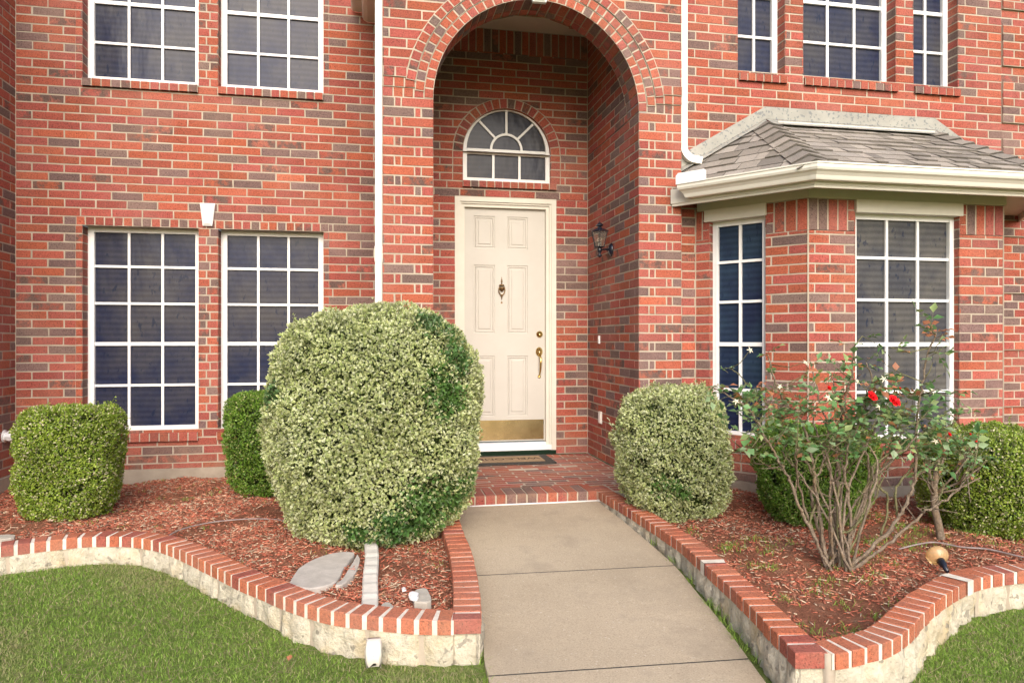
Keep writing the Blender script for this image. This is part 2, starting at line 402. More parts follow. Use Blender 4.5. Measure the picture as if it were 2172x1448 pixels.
for w, sc in ((W1, 'screen'), (W2, 'screen')):
    f2 = Fr((w[0], LWY, 0), (1, 0, 0), (0, -1, 0))
    o = window(f2, w[1]-w[0], .338, 2.186, 3, rowl, .15, sc, thick=(1,)); sillpart(f2, -.01, w[1]-w[0]-.002, .328, o, h=.075, slope=.012)
    o = window(f2, w[1]-w[0], 3.512, 5.1, 3, rowu, .15, sc, thick=(1,)); sillpart(f2, -.0, w[1]-w[0]-.002, 3.484, o)
# projecting wing at the far left
B = BB(); fk = Fr((-3.097, LWY, 0), (0, -1, 0), (1, 0, 0)); wall(B, fk, 0, 2.6, Z0, ZT, off=.09)
fk2 = Fr((-6.5, LWY-2.6, 0), (1, 0, 0), (0, -1, 0)); wall(B, fk2, 0, 3.403, Z0, ZT)
B.build('side_wall', BR, house)
# entry tower: front with the arch
ft = Fr((0, TWY, 0), (1, 0, 0), (0, -1, 0)); ACX, ACZ, AR = (AX0+AX1)/2, 3.056, (AX1-AX0)/2
RO = AR + .222
def archcut(z):
    if z < ACZ: return (AX0, AX1)
    h = z - ACZ
    if h >= RO: return None
    w = math.sqrt(RO*RO - h*h); return (ACX-w, ACX+w)
B = BB()
pp = [[.245, .052, .2], [.09, .052, .3]]; ppm = [[.09, .052, .3], [.245, .052, .2]]
k40 = Z0 + 40*P_
wall(B, ft, TX0, AX0, Z0, k40, pat=pp); wall(B, ft, AX1, TX1, Z0, k40, pat=ppm)
for i in range(3):
    za = k40 + i*P_; rr = AR + .073*(i+1)
    h = max(0, za + P_/2 - ACZ); xo = math.sqrt(max(.01, rr*rr - h*h)) if rr > h else 0
    dd = (0, .009, .02)[i]
    headers(B, ft, TX0, ACX-xo, za, za+P_, .079, dd); headers(B, ft, ACX+xo, TX1, za, za+P_, .079, dd)
    if i: 
        for (a, b) in ((TX0, ACX-xo), (ACX+xo, TX1)):
            B.quad([ft.p(a, za+.002, dd-.006), ft.p(a, za+.002, -.01), ft.p(b, za+.002, -.01), ft.p(b, za+.002, dd-.006)], 1)
wall(B, ft, TX0, TX1, k40+3*P_, ZT, off=TX0+.05, cut=archcut)
tower = B.build('tower_wall', BR, house)
B = BB()
ring(B, ft, ACX, ACZ, AR, AR+.073, .003); ring(B, ft, ACX, ACZ, AR+.073, AR+.146, .010, a0=.055, a1=math.pi-.055); ring(B, ft, ACX, ACZ, AR+.146, AR+.222, .022, a0=.125, a1=math.pi-.125)
for i in range(48):
    a, b = math.pi*i/48, math.pi*(i+1)/48
    B.quad([ft.p(ACX+r*math.cos(t), ACZ+r*math.sin(t), -.0075) for r, t in ((AR, a), (RO+.12, a), (RO+.12, b), (AR, b))], 1)
# soffit of the arch: two bands of bricks running through the wall
TH = .285
n = round(math.pi*AR/.077); st = math.pi/n
for i in range(n):
    a, b = math.pi - i*st, math.pi - (i+1)*st; am = (a+b)/2
    O = np.array((ACX + AR*math.cos(am), TWY, ACZ + AR*math.sin(am)))
    U = np.array((math.sin(am), 0, -math.cos(am))); N = np.array((-math.cos(am), 0, -math.sin(am)))
    fr = Fr(O, U, N, (0, 1, 0)); hw = AR*math.sin(st/2)
    B.quad([fr.p(-hw, 0, -.006), fr.p(hw, 0, -.006), fr.p(hw, TH, -.006), fr.p(-hw, TH, -.006)], 1)
    B.brick(fr, [(-hw+J, .003), (hw-J, .003), (hw-J, .19-J), (-hw+J, .19-J)], 0, brickcol(.24))
    B.brick(fr, [(-hw+J, .19+J), (hw-J, .19+J), (hw-J, TH-.002), (-hw+J, TH-.002)], 0, brickcol(.24))
B.build('arch_trim', BR, house)
# back of the arch wall, above the opening, seen from inside the porch
B = BB(); fbk = Fr((AX1, TWY+TH, 0), (-1, 0, 0), (0, 1, 0))
def bcut(z):
    h = z - ACZ
    if h < 0: return (-.01, AX1-AX0+.01)
    if h >= AR: return None
    w = math.sqrt(AR*AR - h*h); return (AX1-ACX-w, AX1-ACX+w)
wall(B, fbk, 0, AX1-AX0, k40, 4.28, cut=bcut)
B.build('arch_back', BR, house)
B = BB(); fi = Fr((AX1, DWY, 0), (0, -1, 0), (-1, 0, 0)); wall(B, fi, 0, DWY-TWY, Z0, ACZ+.02, off=.07, dark=.24)
wall(B, fi, 0, DWY-TWY-TH, 39*P_+Z0+P_, 4.28, off=.07, dark=.24)
fi2 = Fr((AX0, TWY, 0), (0, 1, 0), (1, 0, 0)); wall(B, fi2, 0, DWY-TWY, Z0, ACZ+.02, off=.02); wall(B, fi2, TH, DWY-TWY, 39*P_+Z0+P_, 4.28, off=.02)
B.build('porch_side_wall', BR, house)
B = BB(); fs = Fr((TX0, LWY, 0), (0, -1, 0), (-1, 0, 0)); wall(B, fs, 0, LWY-TWY, Z0, ZT); B.build('tower_side_wall', BR, house); B = BB()
fs2 = Fr((TX1, TWY, 0), (0, 1, 0), (1, 0, 0)); wall(B, fs2, 0, RWY-TWY, Z0, ZT)
B.build('tower_side_wall', BR, house)
# door wall
fd = Fr((0, DWY, 0), (1, 0, 0), (0, -1, 0)); DX0, DX1, DZ = .764, 1.802, 2.60
TWX0, TWX1, TZ0, TZC = .844, 1.743, 2.762, 3.047; TC, TR = (.844+1.743)/2, (1.743-.844)/2
def tcut(z):
    h = z - TZC
    if h < 0 or h >= TR+.1: return None if h >= TR+.1 else (TWX0-.1, TWX1+.1)
    w = math.sqrt((TR+.1)**2 - h*h); return (TC-w, TC+w)
B = BB()
wall(B, fd, AX0, AX1, Z0, 2.6, [(DX0, DX1, 0, 2.7)], off=.10, dark=.24)
kk = Z0 + 34*P_; wall(B, fd, AX0, AX1, kk, kk+2*P_, off=.3, dark=.2)
k2 = kk+2*P_
def tcut2(z): return tcut(max(z, TZC-.2)) if z < TR+.1+TZC else None
wall(B, fd, AX0, AX1, k2, 4.045, off=.36, dark=.3, cut=tcut2)
headers(B, fd, AX0, AX1, 4.045, 4.285, .0775, dark=.22)
for (a, b) in ((TWX0-.1, TWX0), (TWX1, TWX1+.1)):
    wall(B, fd, a, b, k2, TZC, pat=[[.3]], dark=.1)
ring(B, fd, TC, TZC, TR, TR+.1, .006, .078, dark=.05)
recess(B, fd, TWX0, TWX1, TZ0, TZC, .09)
for i in range(18):
    a, b = math.pi*i/18, math.pi*(i+1)/18; c_ = brickcol(.05)
    B.quad([fd.p(TC+TR*math.cos(t), TZC+TR*math.sin(t), d) for t, d in ((a, .004), (a, -.1), (b, -.1), (b, .004))], 0, c_)
for i in range(32):
    a, b = math.pi*i/32, math.pi*(i+1)/32
    B.quad([fd.p(TC+r*math.cos(t), TZC+r*math.sin(t), -.007) for r, t in ((TR, a), (TR+.22, a), (TR+.22, b), (TR, b))], 1)
B.build('door_wall', BR, house)
B = BB()
for (x, y, a, b, z1) in ((-3.097, LWY, -.03, .004, ZT), (AX0, DWY, -.03, .004, 4.28), (AX1, DWY, -.004, .03, 4.28), (TX1, RWY, -.03, .004, ZT), (TX0, LWY, -.004, .03, ZT), (2.69, RWY, -.004, .004, 2.3)):
    B = BB(); B.box(Fr((x, y, 0), (1, 0, 0), (0, -1, 0)), a, b, -.02, z1, -.03, .004, 1); B.build('corner_joint', BR, house)
# ceiling of the porch
B = BB(); fc = Fr((0, TWY+TH, 4.285), (1, 0, 0), (0, 0, -1), (0, 1, 0)); B.box(fc, AX0, AX1, 0, DWY-TWY-TH, -.05, 0, 0); B.build('porch_ceiling', M['cream'], house)
# transom window
B = BB(); fq = Fr((0, DWY, 0), (1, 0, 0), (0, -1, 0)); d0 = -.07
def arcband(B, cu, cz, r0, r1, da, db, n=48, a0=0, a1=math.pi, m=0):
    for i in range(n):
        a, b = a0+(a1-a0)*i/n, a0+(a1-a0)*(i+1)/n
        q = [(cu+r*math.cos(t), cz+r*math.sin(t)) for r, t in ((r0, a), (r1, a), (r1, b), (r0, b))]
        F = [fq.p(*x, db) for x in q]; K = [fq.p(*x, da) for x in q]
        B.quad(F, m); B.quad([K[0], F[0], F[3], K[3]], m); B.quad([F[1], K[1], K[2], F[2]], m)
arcband(B, TC, TZC+.03, TR-.042, TR+.002, d0-.02, d0+.03)
arcband(B, TC, TZC+.045, .145, .168, d0+.002, d0+.02, 28)
bx = lambda a, b, c, d, p, q: B.box(fq, a, b, c, d, p, q, 0)
bx(TWX0, TWX0+.045, TZ0, TZC+.03, d0-.02, d0+.029); bx(TWX1-.045, TWX1, TZ0, TZC+.03, d0-.02, d0+.029)
bx(TWX0+.045, TWX1-.045, TZ0, TZ0+.035, d0-.02, d0+.026)
bx(TWX0+.045, TWX1-.045, TZC-.012, TZC+.012, d0-.02, d0+.026); bx(TWX0+.045, TWX1-.045, TZC+.018, TZC+.045, d0-.02, d0+.024)
for k in (1, 2):
    u = TWX0+.045+(TWX1-TWX0-.09)*k/3; bx(u-.012, u+.012, TZ0+.035, TZC-.012, d0+.002, d0+.02)
for ang in (45, 90, 135):
    a = R(ang); fr = Fr(fq.p(TC, TZC+.045, 0), (math.cos(a), 0, math.sin(a)), (0, -1, 0), (-math.sin(a), 0, math.cos(a)))
    B.box(fr, .166, TR-.045+(-.012 if ang != 90 else -.01), -.011, .011, d0+.002, d0+.019, 0)
tw = B.build('transom_window', M['white'], house); tw['label'] = 'white half round fan window above the door'
B = BB()
pts = [(TWX1-.02, TZ0+.02), (TWX1-.02, TZC)] + [(TC+(TR-.02)*math.cos(math.pi*i/40), TZC+.03+(TR-.02)*math.sin(math.pi*i/40)) for i in range(41)] + [(TWX0+.02, TZC), (TWX0+.02, TZ0+.02)]
B.quad([fq.p(*p, d0) for p in pts], 0); B.build('screen', M['dark_glass'], tw)
sillpart(fd, TWX0-.005, TWX1+.06, 2.752, tw, h=.062, depth=.07, slope=.012)
# door frame, threshold, door
B = BB(); fb = lambda a, b, c, d, p, q: B.box(fd, a, b, c, d, p, q, 0)
zf = .045
for (a, b, s) in ((DX0, DX0+.05, 1), (DX1-.05, DX1, -1)):
    fb(a, b, zf, DZ, -.09, -.004)
    e = (b, b+.018) if s > 0 else (a-.018, a); fb(e[0], e[1], zf, DZ-.05, -.09, -.018)
    e = (b+.018, b+.05) if s > 0 else (a-.05, a-.018); fb(e[0], e[1], zf, DZ-.068, -.12, -.034)
fb(DX0+.05, DX1-.05, DZ-.05, DZ, -.09, -.004); fb(DX0+.068, DX1-.068, DZ-.068, DZ-.05, -.09, -.018); fb(DX0+.1, DX1-.1, DZ-.1, DZ-.068, -.12, -.034)
dfm = B.build('door_frame', M['cream'], house)
B = BB(); B.box(fd, DX0+.05, DX1-.05, .05, .098, -.13, .0, 0); B.box(fd, DX0+.05, DX1-.05, .098, .122, -.13, -.045, 0); B.build('threshold', M['white'], dfm)
B = BB(); SX0, SX1, SZ0, SZ1 = DX0+.1, DX1-.1, .137, DZ-.1; sd_ = -.075
B.box(fd, SX0, SX1, SZ0, SZ1, sd_-.045, sd_, 0, skip='f')
px = [(.953+.01, 1.172+.008), (1.303+.002, 1.516+.004)]; pz = [(.39, 1.005), (1.232, 1.925), (2.09, 2.42)]
us = [SX0, px[0][0], px[0][1], px[1][0], px[1][1], SX1]; zs = [SZ0, pz[0][0], pz[0][1], pz[1][0], pz[1][1], pz[2][0], pz[2][1], SZ1]
for i in range(5):
    for j in range(7):
        a, b, c, d = us[i], us[i+1], zs[j], zs[j+1]
        if i in (1, 3) and j in (1, 3, 5):
            lv = [(0, 0), (.004, -.006), (.014, -.007), (.020, -.001), (.026, -.0075), (.042, -.0075), (.052, -.002)]
            R_ = lambda o, dp: [fd.p(a+o, c+o, sd_+dp), fd.p(b-o, c+o, sd_+dp), fd.p(b-o, d-o, sd_+dp), fd.p(a+o, d-o, sd_+dp)]
            for (o1, d1), (o2, d2) in zip(lv, lv[1:]):
                A_, C_ = R_(o1, d1), R_(o2, d2)
                for k in range(4): B.quad([A_[k], A_[(k+1) % 4], C_[(k+1) % 4], C_[k]], 0)
            B.quad(R_(*lv[-1]), 0)
        else: B.quad([fd.p(a, c, sd_), fd.p(b, c, sd_), fd.p(b, d, sd_), fd.p(a, d, sd_)], 0)
door = B.build('front_door', M['door'], house); door['label'] = 'cream six panel front door'
B = BB(); B.box(fd, SX0+.02, SX1-.015, .150, .352, sd_+.001, sd_+.0035, 0)
for k in range(5):
    for z in (.162, .340): 
        u = SX0+.05+k*(SX1-SX0-.09)/4; B.box(fd, u-.004, u+.004, z-.004, z+.004, sd_+.0035, sd_+.006, 0)
B.build('kick_plate', M['brass_plate'], door)
def lathe(prof, O, axis, n=20, ref=(0, 0, 1), sc=(1, 1)):
    """profile [(radius, height)] turned round an axis"""
    A = np.array(axis, float); A /= np.linalg.norm(A); r = np.array(ref, float)
    if abs(A @ r) > .95: r = np.array((1., 0, 0))
    X = np.cross(r, A); X /= np.linalg.norm(X); Y = np.cross(A, X); v = []; f = []
    for (rad, h) in prof:
        for i in range(n):
            t = 2*math.pi*i/n; v.append(np.array(O) + A*h + X*rad*math.cos(t)*sc[0] + Y*rad*math.sin(t)*sc[1])
    for k in range(len(prof)-1):
        for i in range(n):
            j = (i+1) % n; f.append((k*n+i, k*n+j, (k+1)*n+j, (k+1)*n+i))
    f.append(tuple(range(n-1, -1, -1))); f.append(tuple((len(prof)-1)*n+i for i in range(n)))
    return v, f
def tube(pts, rad, n=7):
    pts = [np.array(p, float) for p in pts]; v = []; f = []; X = None
    for i, p in enumerate(pts):
        t = pts[min(i+1, len(pts)-1)] - pts[max(i-1, 0)]; t /= max(np.linalg.norm(t), 1e-9)
        if X is None: X = np.cross(t, (0, 0, 1.) if abs(t[2]) < .9 else (1., 0, 0))
        X = X - t*(X @ t); X /= np.linalg.norm(X); Y = np.cross(t, X); r = rad[i] if hasattr(rad, '__len__') else rad
        for k in range(n):
            a = 2*math.pi*k/n; v.append(p + X*r*math.cos(a) + Y*r*math.sin(a))
    for i in range(len(pts)-1):
        for k in range(n):
            j = (k+1) % n; f.append((i*n+k, i*n+j, (i+1)*n+j, (i+1)*n+k))
    f.append(tuple(range(n-1, -1, -1))); f.append(tuple((len(pts)-1)*n+k for k in range(n)))
    return v, f
class MB:
    def __init__(s): s.v = []; s.f = []
    def add(s, vf):
        i = len(s.v); s.v += list(vf[0]); s.f += [tuple(i+k for k in f) for f in vf[1]]; return s
    def build(s, name, mat, parent=None, smooth=True):
        return npmesh(name, s.v, s.f, mat, parent, smooth=smooth)
def smooth_path(pts, n=6):
    pts = [np.array(p, float) for p in pts]; out = []
    for i in range(len(pts)-1):
        p0, p1, p2, p3 = pts[max(i-1, 0)], pts[i], pts[i+1], pts[min(i+2, len(pts)-1)]
        for k in range(n):
            t = k/n; out.append(.5*((2*p1)+(-p0+p2)*t+(2*p0-5*p1+4*p2-p3)*t*t+(-p0+3*p1-3*p2+p3)*t**3))
    out.append(pts[-1]); return out
yd = DWY - sd_   # door face plane (sd_ is negative)
m = MB(); kx = 1.248
m.add(lathe([(0, 0), (.030, .0), (.033, .006), (.028, .012), (0, .013)], (kx, yd, 1.684), (0, -1, 0), 16, sc=(1, .55)))
m.add(lathe([(.002, 1.745), (.006, 1.752), (.003, 1.766), (.011, 1.774), (.004, 1.783), (.007, 1.79), (.003, 1.80), (.0025, 1.815), (.0005, 1.826)], (kx, yd-.008, -.016), (0, 0, 1), 10))
m.add(lathe([(.03, 1.735), (.026, 1.745), (.012, 1.752)], (kx, yd-.008, -.02), (0, 0, 1), 12))
m.add(lathe([(.006, 1.675), (.02, 1.69), (.027, 1.71), (.028, 1.72)], (kx, yd-.010, -.02), (0, 0, 1), 12))
m.add(tube([(kx+.031*math.sin(t), yd-.016, 1.672-.055*math.cos(t)*(.9)) for t in np.linspace(-2.35, 2.35, 22)], .0055, 6))
m.add(lathe([(.012, 0), (.010, .012), (.004, .02)], (kx, yd, 1.612), (0, -1, 0), 10)); m.add(lathe([(.003, 0), (.006, -.012), (.001, -.03)], (kx, yd-.012, 1.605), (0, 0, 1), 8))
m.build('door_knocker', M['bronze'], door)
m = MB().add(lathe([(.010, 0), (.010, .004), (.005, .005), (.004, .002)], (kx, yd, 1.546), (0, -1, 0), 12)); m.build('peephole', M['bronze'], door)
hx = 1.643
m = MB().add(lathe([(.034, 0), (.034, .006), (.027, .014), (.018, .016), (.016, .024), (0, .025)], (hx, yd, 1.225), (0, -1, 0), 20)); m.build('deadbolt', M['brass'], door)
m = MB(); m.add(lathe([(.036, 0), (.036, .006), (.028, .014), (.02, .02), (.018, .03), (0, .032)], (hx-.004, yd, 1.045), (0, -1, 0), 20, sc=(1, 1.35)))
m.add(tube([(hx, yd-.018, 1.01), (hx+.001, yd-.045, .99), (hx+.002, yd-.055, .95), (hx+.001, yd-.052, .90), (hx, yd-.04, .85), (hx-.001, yd-.02, .815), (hx-.002, yd, .80)], [.009, .011, .012, .011, .009, .008, .010], 8))
m.add(lathe([(.018, 0), (.016, .006), (.0, .008)], (hx-.002, yd, .79), (0, -1, 0), 14)); m.build('door_handle', M['brass'], door)

# porch floor and step (brick pavers)
B = BB(); fp = Fr((0, 5.485, 0), (1, 0, 0), (0, 0, 1), (0, 1, 0))
def pave(u0, u1, v0, v1, pitch=.081, L=.258):
    k = 0; v = v0
    while v < v1 - .02:
        B.quad([fp.p(u0, v, -.0012), fp.p(u1, v, -.0012), fp.p(u1, min(v+pitch, v1), -.0012), fp.p(u0, min(v+pitch, v1), -.0012)], 1)
        u = u0 - (L/2 if k % 2 else 0) - .04
        while u < u1:
            a, b = max(u, u0), min(u+L, u1)
            if b-a > .03: JJ = .0085; B.brick(fp, [(a+J, v+JJ), (b-J, v+JJ), (b-J, min(v+pitch, v1)-JJ), (a+J, min(v+pitch, v1)-JJ)], 0, brickcol(.17), back=.05)
            u += L
        v += pitch; k += 1
pave(.40, 2.33, 0, .075); pave(1.805, 2.33, -.245, 0); pave(AX0+.003, AX1-.003, .078, 1.40)
B.quad([fp.p(.39, -.002, -.11), fp.p(2.33, -.002, -.11), fp.p(2.33, -.002, -.004), fp.p(.39, -.002, -.004)], 1); B.box(Fr((0, 5.238, 0), (1, 0, 0), (0, -1, 0)), 1.79, 2.335, -.2, -.002, -.25, 0, 1)
headers(B, fp, AX0, AX1, 1.40, 1.524, .079)
pf = B.build('porch_floor', BR, house)
B = BB(); n = 14; u0, u1 = .56, 1.672; w = (u1-u0)/n
for i in range(n):
    a, b = u0+i*w+J, u0+(i+1)*w-J; c = brickcol(.2); f0 = Fr((0, 5.228, 0), (1, 0, 0), (0, -1, 0))
    B.brick(Fr((0, 5.228, 0), (1, 0, 0), (0, 0, 1), (0, 1, 0)), [(a, .003), (b, .003), (b, .25), (a, .25)], .006, c)
    B.brick(f0, [(a, -.066), (b, -.066), (b, .003), (a, .003)], .0, c)
B.box(Fr((0, 5.228, 0), (1, 0, 0), (0, -1, 0)), u0, u1, -.12, .0, -.254, -.005, 1)
B.build('porch_step', BR, house)
m = MB().add(tube([(.56, 5.214, -.071), (.9, 5.214, -.069), (1.3, 5.213, -.070), (1.69, 5.212, -.067)], .0095, 8)); m.build('step_pipe', M['pvc'], house)

# keystone lamps / trim
def keystone(cx, y, z0, z1, wb, wt, d):
    B = BB(); fr = Fr((cx, y, 0), (1, 0, 0), (0, -1, 0))
    o = [(-wb/2, z0), (wb/2, z0), (wt/2, z1), (-wt/2, z1)]; i1 = [(-wb/2*.9, z0+.004), (wb/2*.9, z0+.004), (wt/2*.94, z1-.004), (-wt/2*.94, z1-.004)]
    i2 = [(-wb/2*.55, z0+.022), (wb/2*.55, z0+.022), (wt/2*.62, z1-.03), (-wt/2*.62, z1-.03)]
    L = [[fr.p(*p, -.005) for p in o], [fr.p(*p, d*.6) for p in o], [fr.p(*p, d*.65) for p in i1], [fr.p(*p, d) for p in i2]]
    for A_, C_ in zip(L, L[1:]):
        for k in range(4): B.quad([A_[k], A_[(k+1) % 4], C_[(k+1) % 4], C_[k]], 0)
    B.quad(L[-1], 0); return B.build('keystone', M['white'], house)
keystone(-1.517, LWY, 2.207, 2.412, .082, .130, .035)
keystone(ACX, TWY+.002, ACZ+AR-.028, ACZ+AR+.27, .11, .17, .05)

# right wing wall, quoins
fr_ = Fr((0, RWY, 0), (1, 0, 0), (0, -1, 0)); B = BB()
UW = [(3.085, 3.535, 3.088, 2), (3.714, 4.645, 3.714, 3), (4.83, 5.30, 4.83, 2)]
QX = 5.775; QE = 6.35
holes = [(a, b, 3.485, 5.1) for a, b, _, _ in UW] + [(QX, QE, -1, 9)]
wall(B, fr_, TX1, 9.0, Z0, ZT, holes, off=2.56)
k = 0; kz = 0; kmax = int((ZT-Z0)/P_)
while kz < kmax:
    nrow = 5 if k % 2 == 0 else 2; dd = .022 if k % 2 == 0 else .0
    za, zb = Z0+kz*P_, Z0+(kz+nrow)*P_
    wall(B, fr_, QX, QE, za, zb, pat=[[.12, .26, .26], [.19, .26, .26]], d=dd)
    if dd: B.box(fr_, QX, QE, za+.001, zb-.001, -.01, dd-.007, 1, skip='f')
    kz += nrow; k += 1
for a, b, _, _ in UW: recess(B, fr_, a, b, 3.485, 5.1, .15)
B.build('wall', BR, house)
for i, (a, b, _, c) in enumerate(UW):
    f2 = Fr((a, RWY, 0), (1, 0, 0), (0, -1, 0)); o = window(f2, b-a, 3.512, 5.1, c, (3.868, 4.235, 4.6), .15, 'screen', thick=(1,))
    sillpart(f2, .003, b-a+.01, 3.484, o)

# ------------------------------------------------------------ bay window
BP = [np.array(p) for p in ((2.69, 5.67), (3.27, 4.93), (5.04, 4.93), (5.62, 5.67))]
def seg(i):
    d = BP[i+1]-BP[i]; L = np.linalg.norm(d); d = d/L; return BP[i], d, np.array((d[1], -d[0])), L
def offpath(o, yend=5.665, y0=None):
    S_ = [seg(i) for i in range(3)]; lines = [(p+n*o, d) for p, d, n, L in S_]
    def isx(l1, l2):
        A_ = np.array([l1[1], -l2[1]]).T; t = np.linalg.solve(A_, l2[0]-l1[0]); return l1[0]+l1[1]*t[0]
    c1, c2 = isx(lines[0], lines[1]), isx(lines[1], lines[2])
    ys = yend if y0 is None else y0
    s = lines[0][0] + lines[0][1]*((ys-lines[0][0][1])/lines[0][1][1]); e = lines[2][0] + lines[2][1]*((yend-lines[2][0][1])/lines[2][1][1])
    return [s, c1, c2, e]
for i in range(3):
    p, d, nn, L = seg(i); f = Fr((*p, 0), (*d, 0), (*nn, 0)); B = BB()
    w = {0: (.132, .605), 1: (.412, 1.352), 2: (.2, .65)}[i]
    wz = (.352, 2.17)
    wall(B, f, 0, L, Z0, 2.02, [(w[0], w[1], *wz)], off=.06 if i else .02, dark=.16)
    for a, b in ((0, w[0]), (w[1], L)):
        nsol = max(1, round((b-a-.07)/.078))
        if a == 0:
            headers(B, f, 0, b-.07, 2.0154, 2.262, .078); q = (b-.07, b)
        else:
            headers(B, f, a+.07, L, 2.0154, 2.262, .078); q = (a, a+.07)
        for k in range(3): headers(B, f, q[0], q[1], 2.0154+k*.082, 2.0154+(k+1)*.082, .1)
    recess(B, f, w[0], w[1], wz[0], wz[1], .085)
    if i < 2:
        bn = (seg(i)[2]+seg(i+1)[2]); bn /= np.linalg.norm(bn); B.box(Fr((*BP[i+1], 0), (-bn[1], bn[0], 0), (*bn, 0)), -.006, .006, Z0, 2.26, -.02, .0022, 1)
    B.build('bay_wall', BR, house)
    f2 = Fr(f.p(w[0], 0, 0), f.U, f.N); rows = (.752, 1.131, 1.485, 1.82)
    o = window(f2, w[1]-w[0], .365, 2.165, 3 if i == 1 else 2, rows, .085, 'screen_dusty' if i == 1 else 'screen_blue', stile=.045, thick=(1,))
    sillpart(f2, 0, w[1]-w[0], .345, o, h=.075, depth=.1)
    B = BB(); B.box(f2, -.04 if i == 0 else -.012, w[1]-w[0]+.012, 2.163, 2.262, -.09, .028, 0); B.build('head_trim', M['cream'], o)
def sweep(name, prof, mat, parent, yend=5.662, y0=None, smooth=False, close=False):
    B = BB(); paths = [offpath(o, yend, y0) for o, z in prof]
    n = len(prof); last = n if close else n-1
    for k in range(last):
        kk_ = (k+1) % n
        for s in range(3):
            a, b = paths[k][s], paths[k][s+1]; c, d = paths[kk_][s+1], paths[kk_][s]
            B.quad([(*a, prof[k][1]), (*b, prof[k][1]), (*c, prof[kk_][1]), (*d, prof[kk_][1])], 0)
    if close:
        for e in (0, 3): B.quad([(*paths[k][e], prof[k][1]) for k in (range(n) if e == 3 else range(n-1, -1, -1))], 0)
    return B.build(name, mat, parent, smooth)
broof = BB()
sweep('frieze_board', [(.0, 2.262), (.02, 2.262), (.02, 2.335)], M['soffit'], house, 5.662, 5.64)
sweep('soffit', [(.018, 2.335), (.262, 2.335)], M['soffit'], house, 5.662, 5.552)
sweep('fascia', [(.262, 2.40), (.262, 2.279), (.284, 2.279), (.284, 2.298), (.292, 2.30), (.292, 2.42), (.262, 2.42)], M['cream'], house, 5.662, 5.552)
gp = [(.294, 2.425), (.294, 2.322), (.352, 2.322), (.358, 2.332), (.366, 2.352), (.384, 2.372), (.402, 2.384), (.410, 2.400), (.410, 2.424), (.418, 2.426), (.418, 2.436), (.398, 2.436), (.398, 2.405), (.350, 2.345), (.31, 2.345), (.31, 2.425)]
gut = sweep('gutter', gp, M['gutter'], house, 5.662, 5.385, close=True)
gut['label'] = 'cream gutter along the bay roof edge'
def gutter_extra():
    B = BB(); c = offpath(.41)[1]; c2 = offpath(.41)[2]
    for i in (0, 1):     # corner cover straps following the gutter's profile
        B = BB(); pr_ = [(o+.003, z) for o, z in gp[2:9]]
        for (o1, z1), (o2, z2) in zip(pr_, pr_[1:]):
            c1, c2_ = offpath(o1)[1+i], offpath(o2)[1+i]; da, db = seg(i)[1], seg(i+1)[1]
            for (dd, sg) in ((da, -1), (db, 1)):
                B.quad([(*c1, z1), (*(c1+dd*sg*.048), z1), (*(c2_+dd*sg*.048), z2), (*c2_, z2)], 0)
        B.build('corner_strap', M['gutter'], gut)
    B = BB()
    p, d, nn, L = seg(0); e = offpath(.416, 5.662, 5.385)[0]; f = Fr((*e, 0), (*d, 0), (*nn, 0))
    q = [(.0, 2.425), (.262, 2.425), (.262, 2.50), (.245, 2.515), (.02, 2.515), (.0, 2.495)]
    F = [f.p(*x, .004) for x in q]; K = [f.p(*x, -.0) for x in q]; B.quad(F, 0); B.quad(K[::-1], 0)
    for k in range(6): B.quad([K[k], K[(k+1) % 6], F[(k+1) % 6], F[k]], 0)
    B.build('splash_guard', M['white'], gut)
gutter_extra()
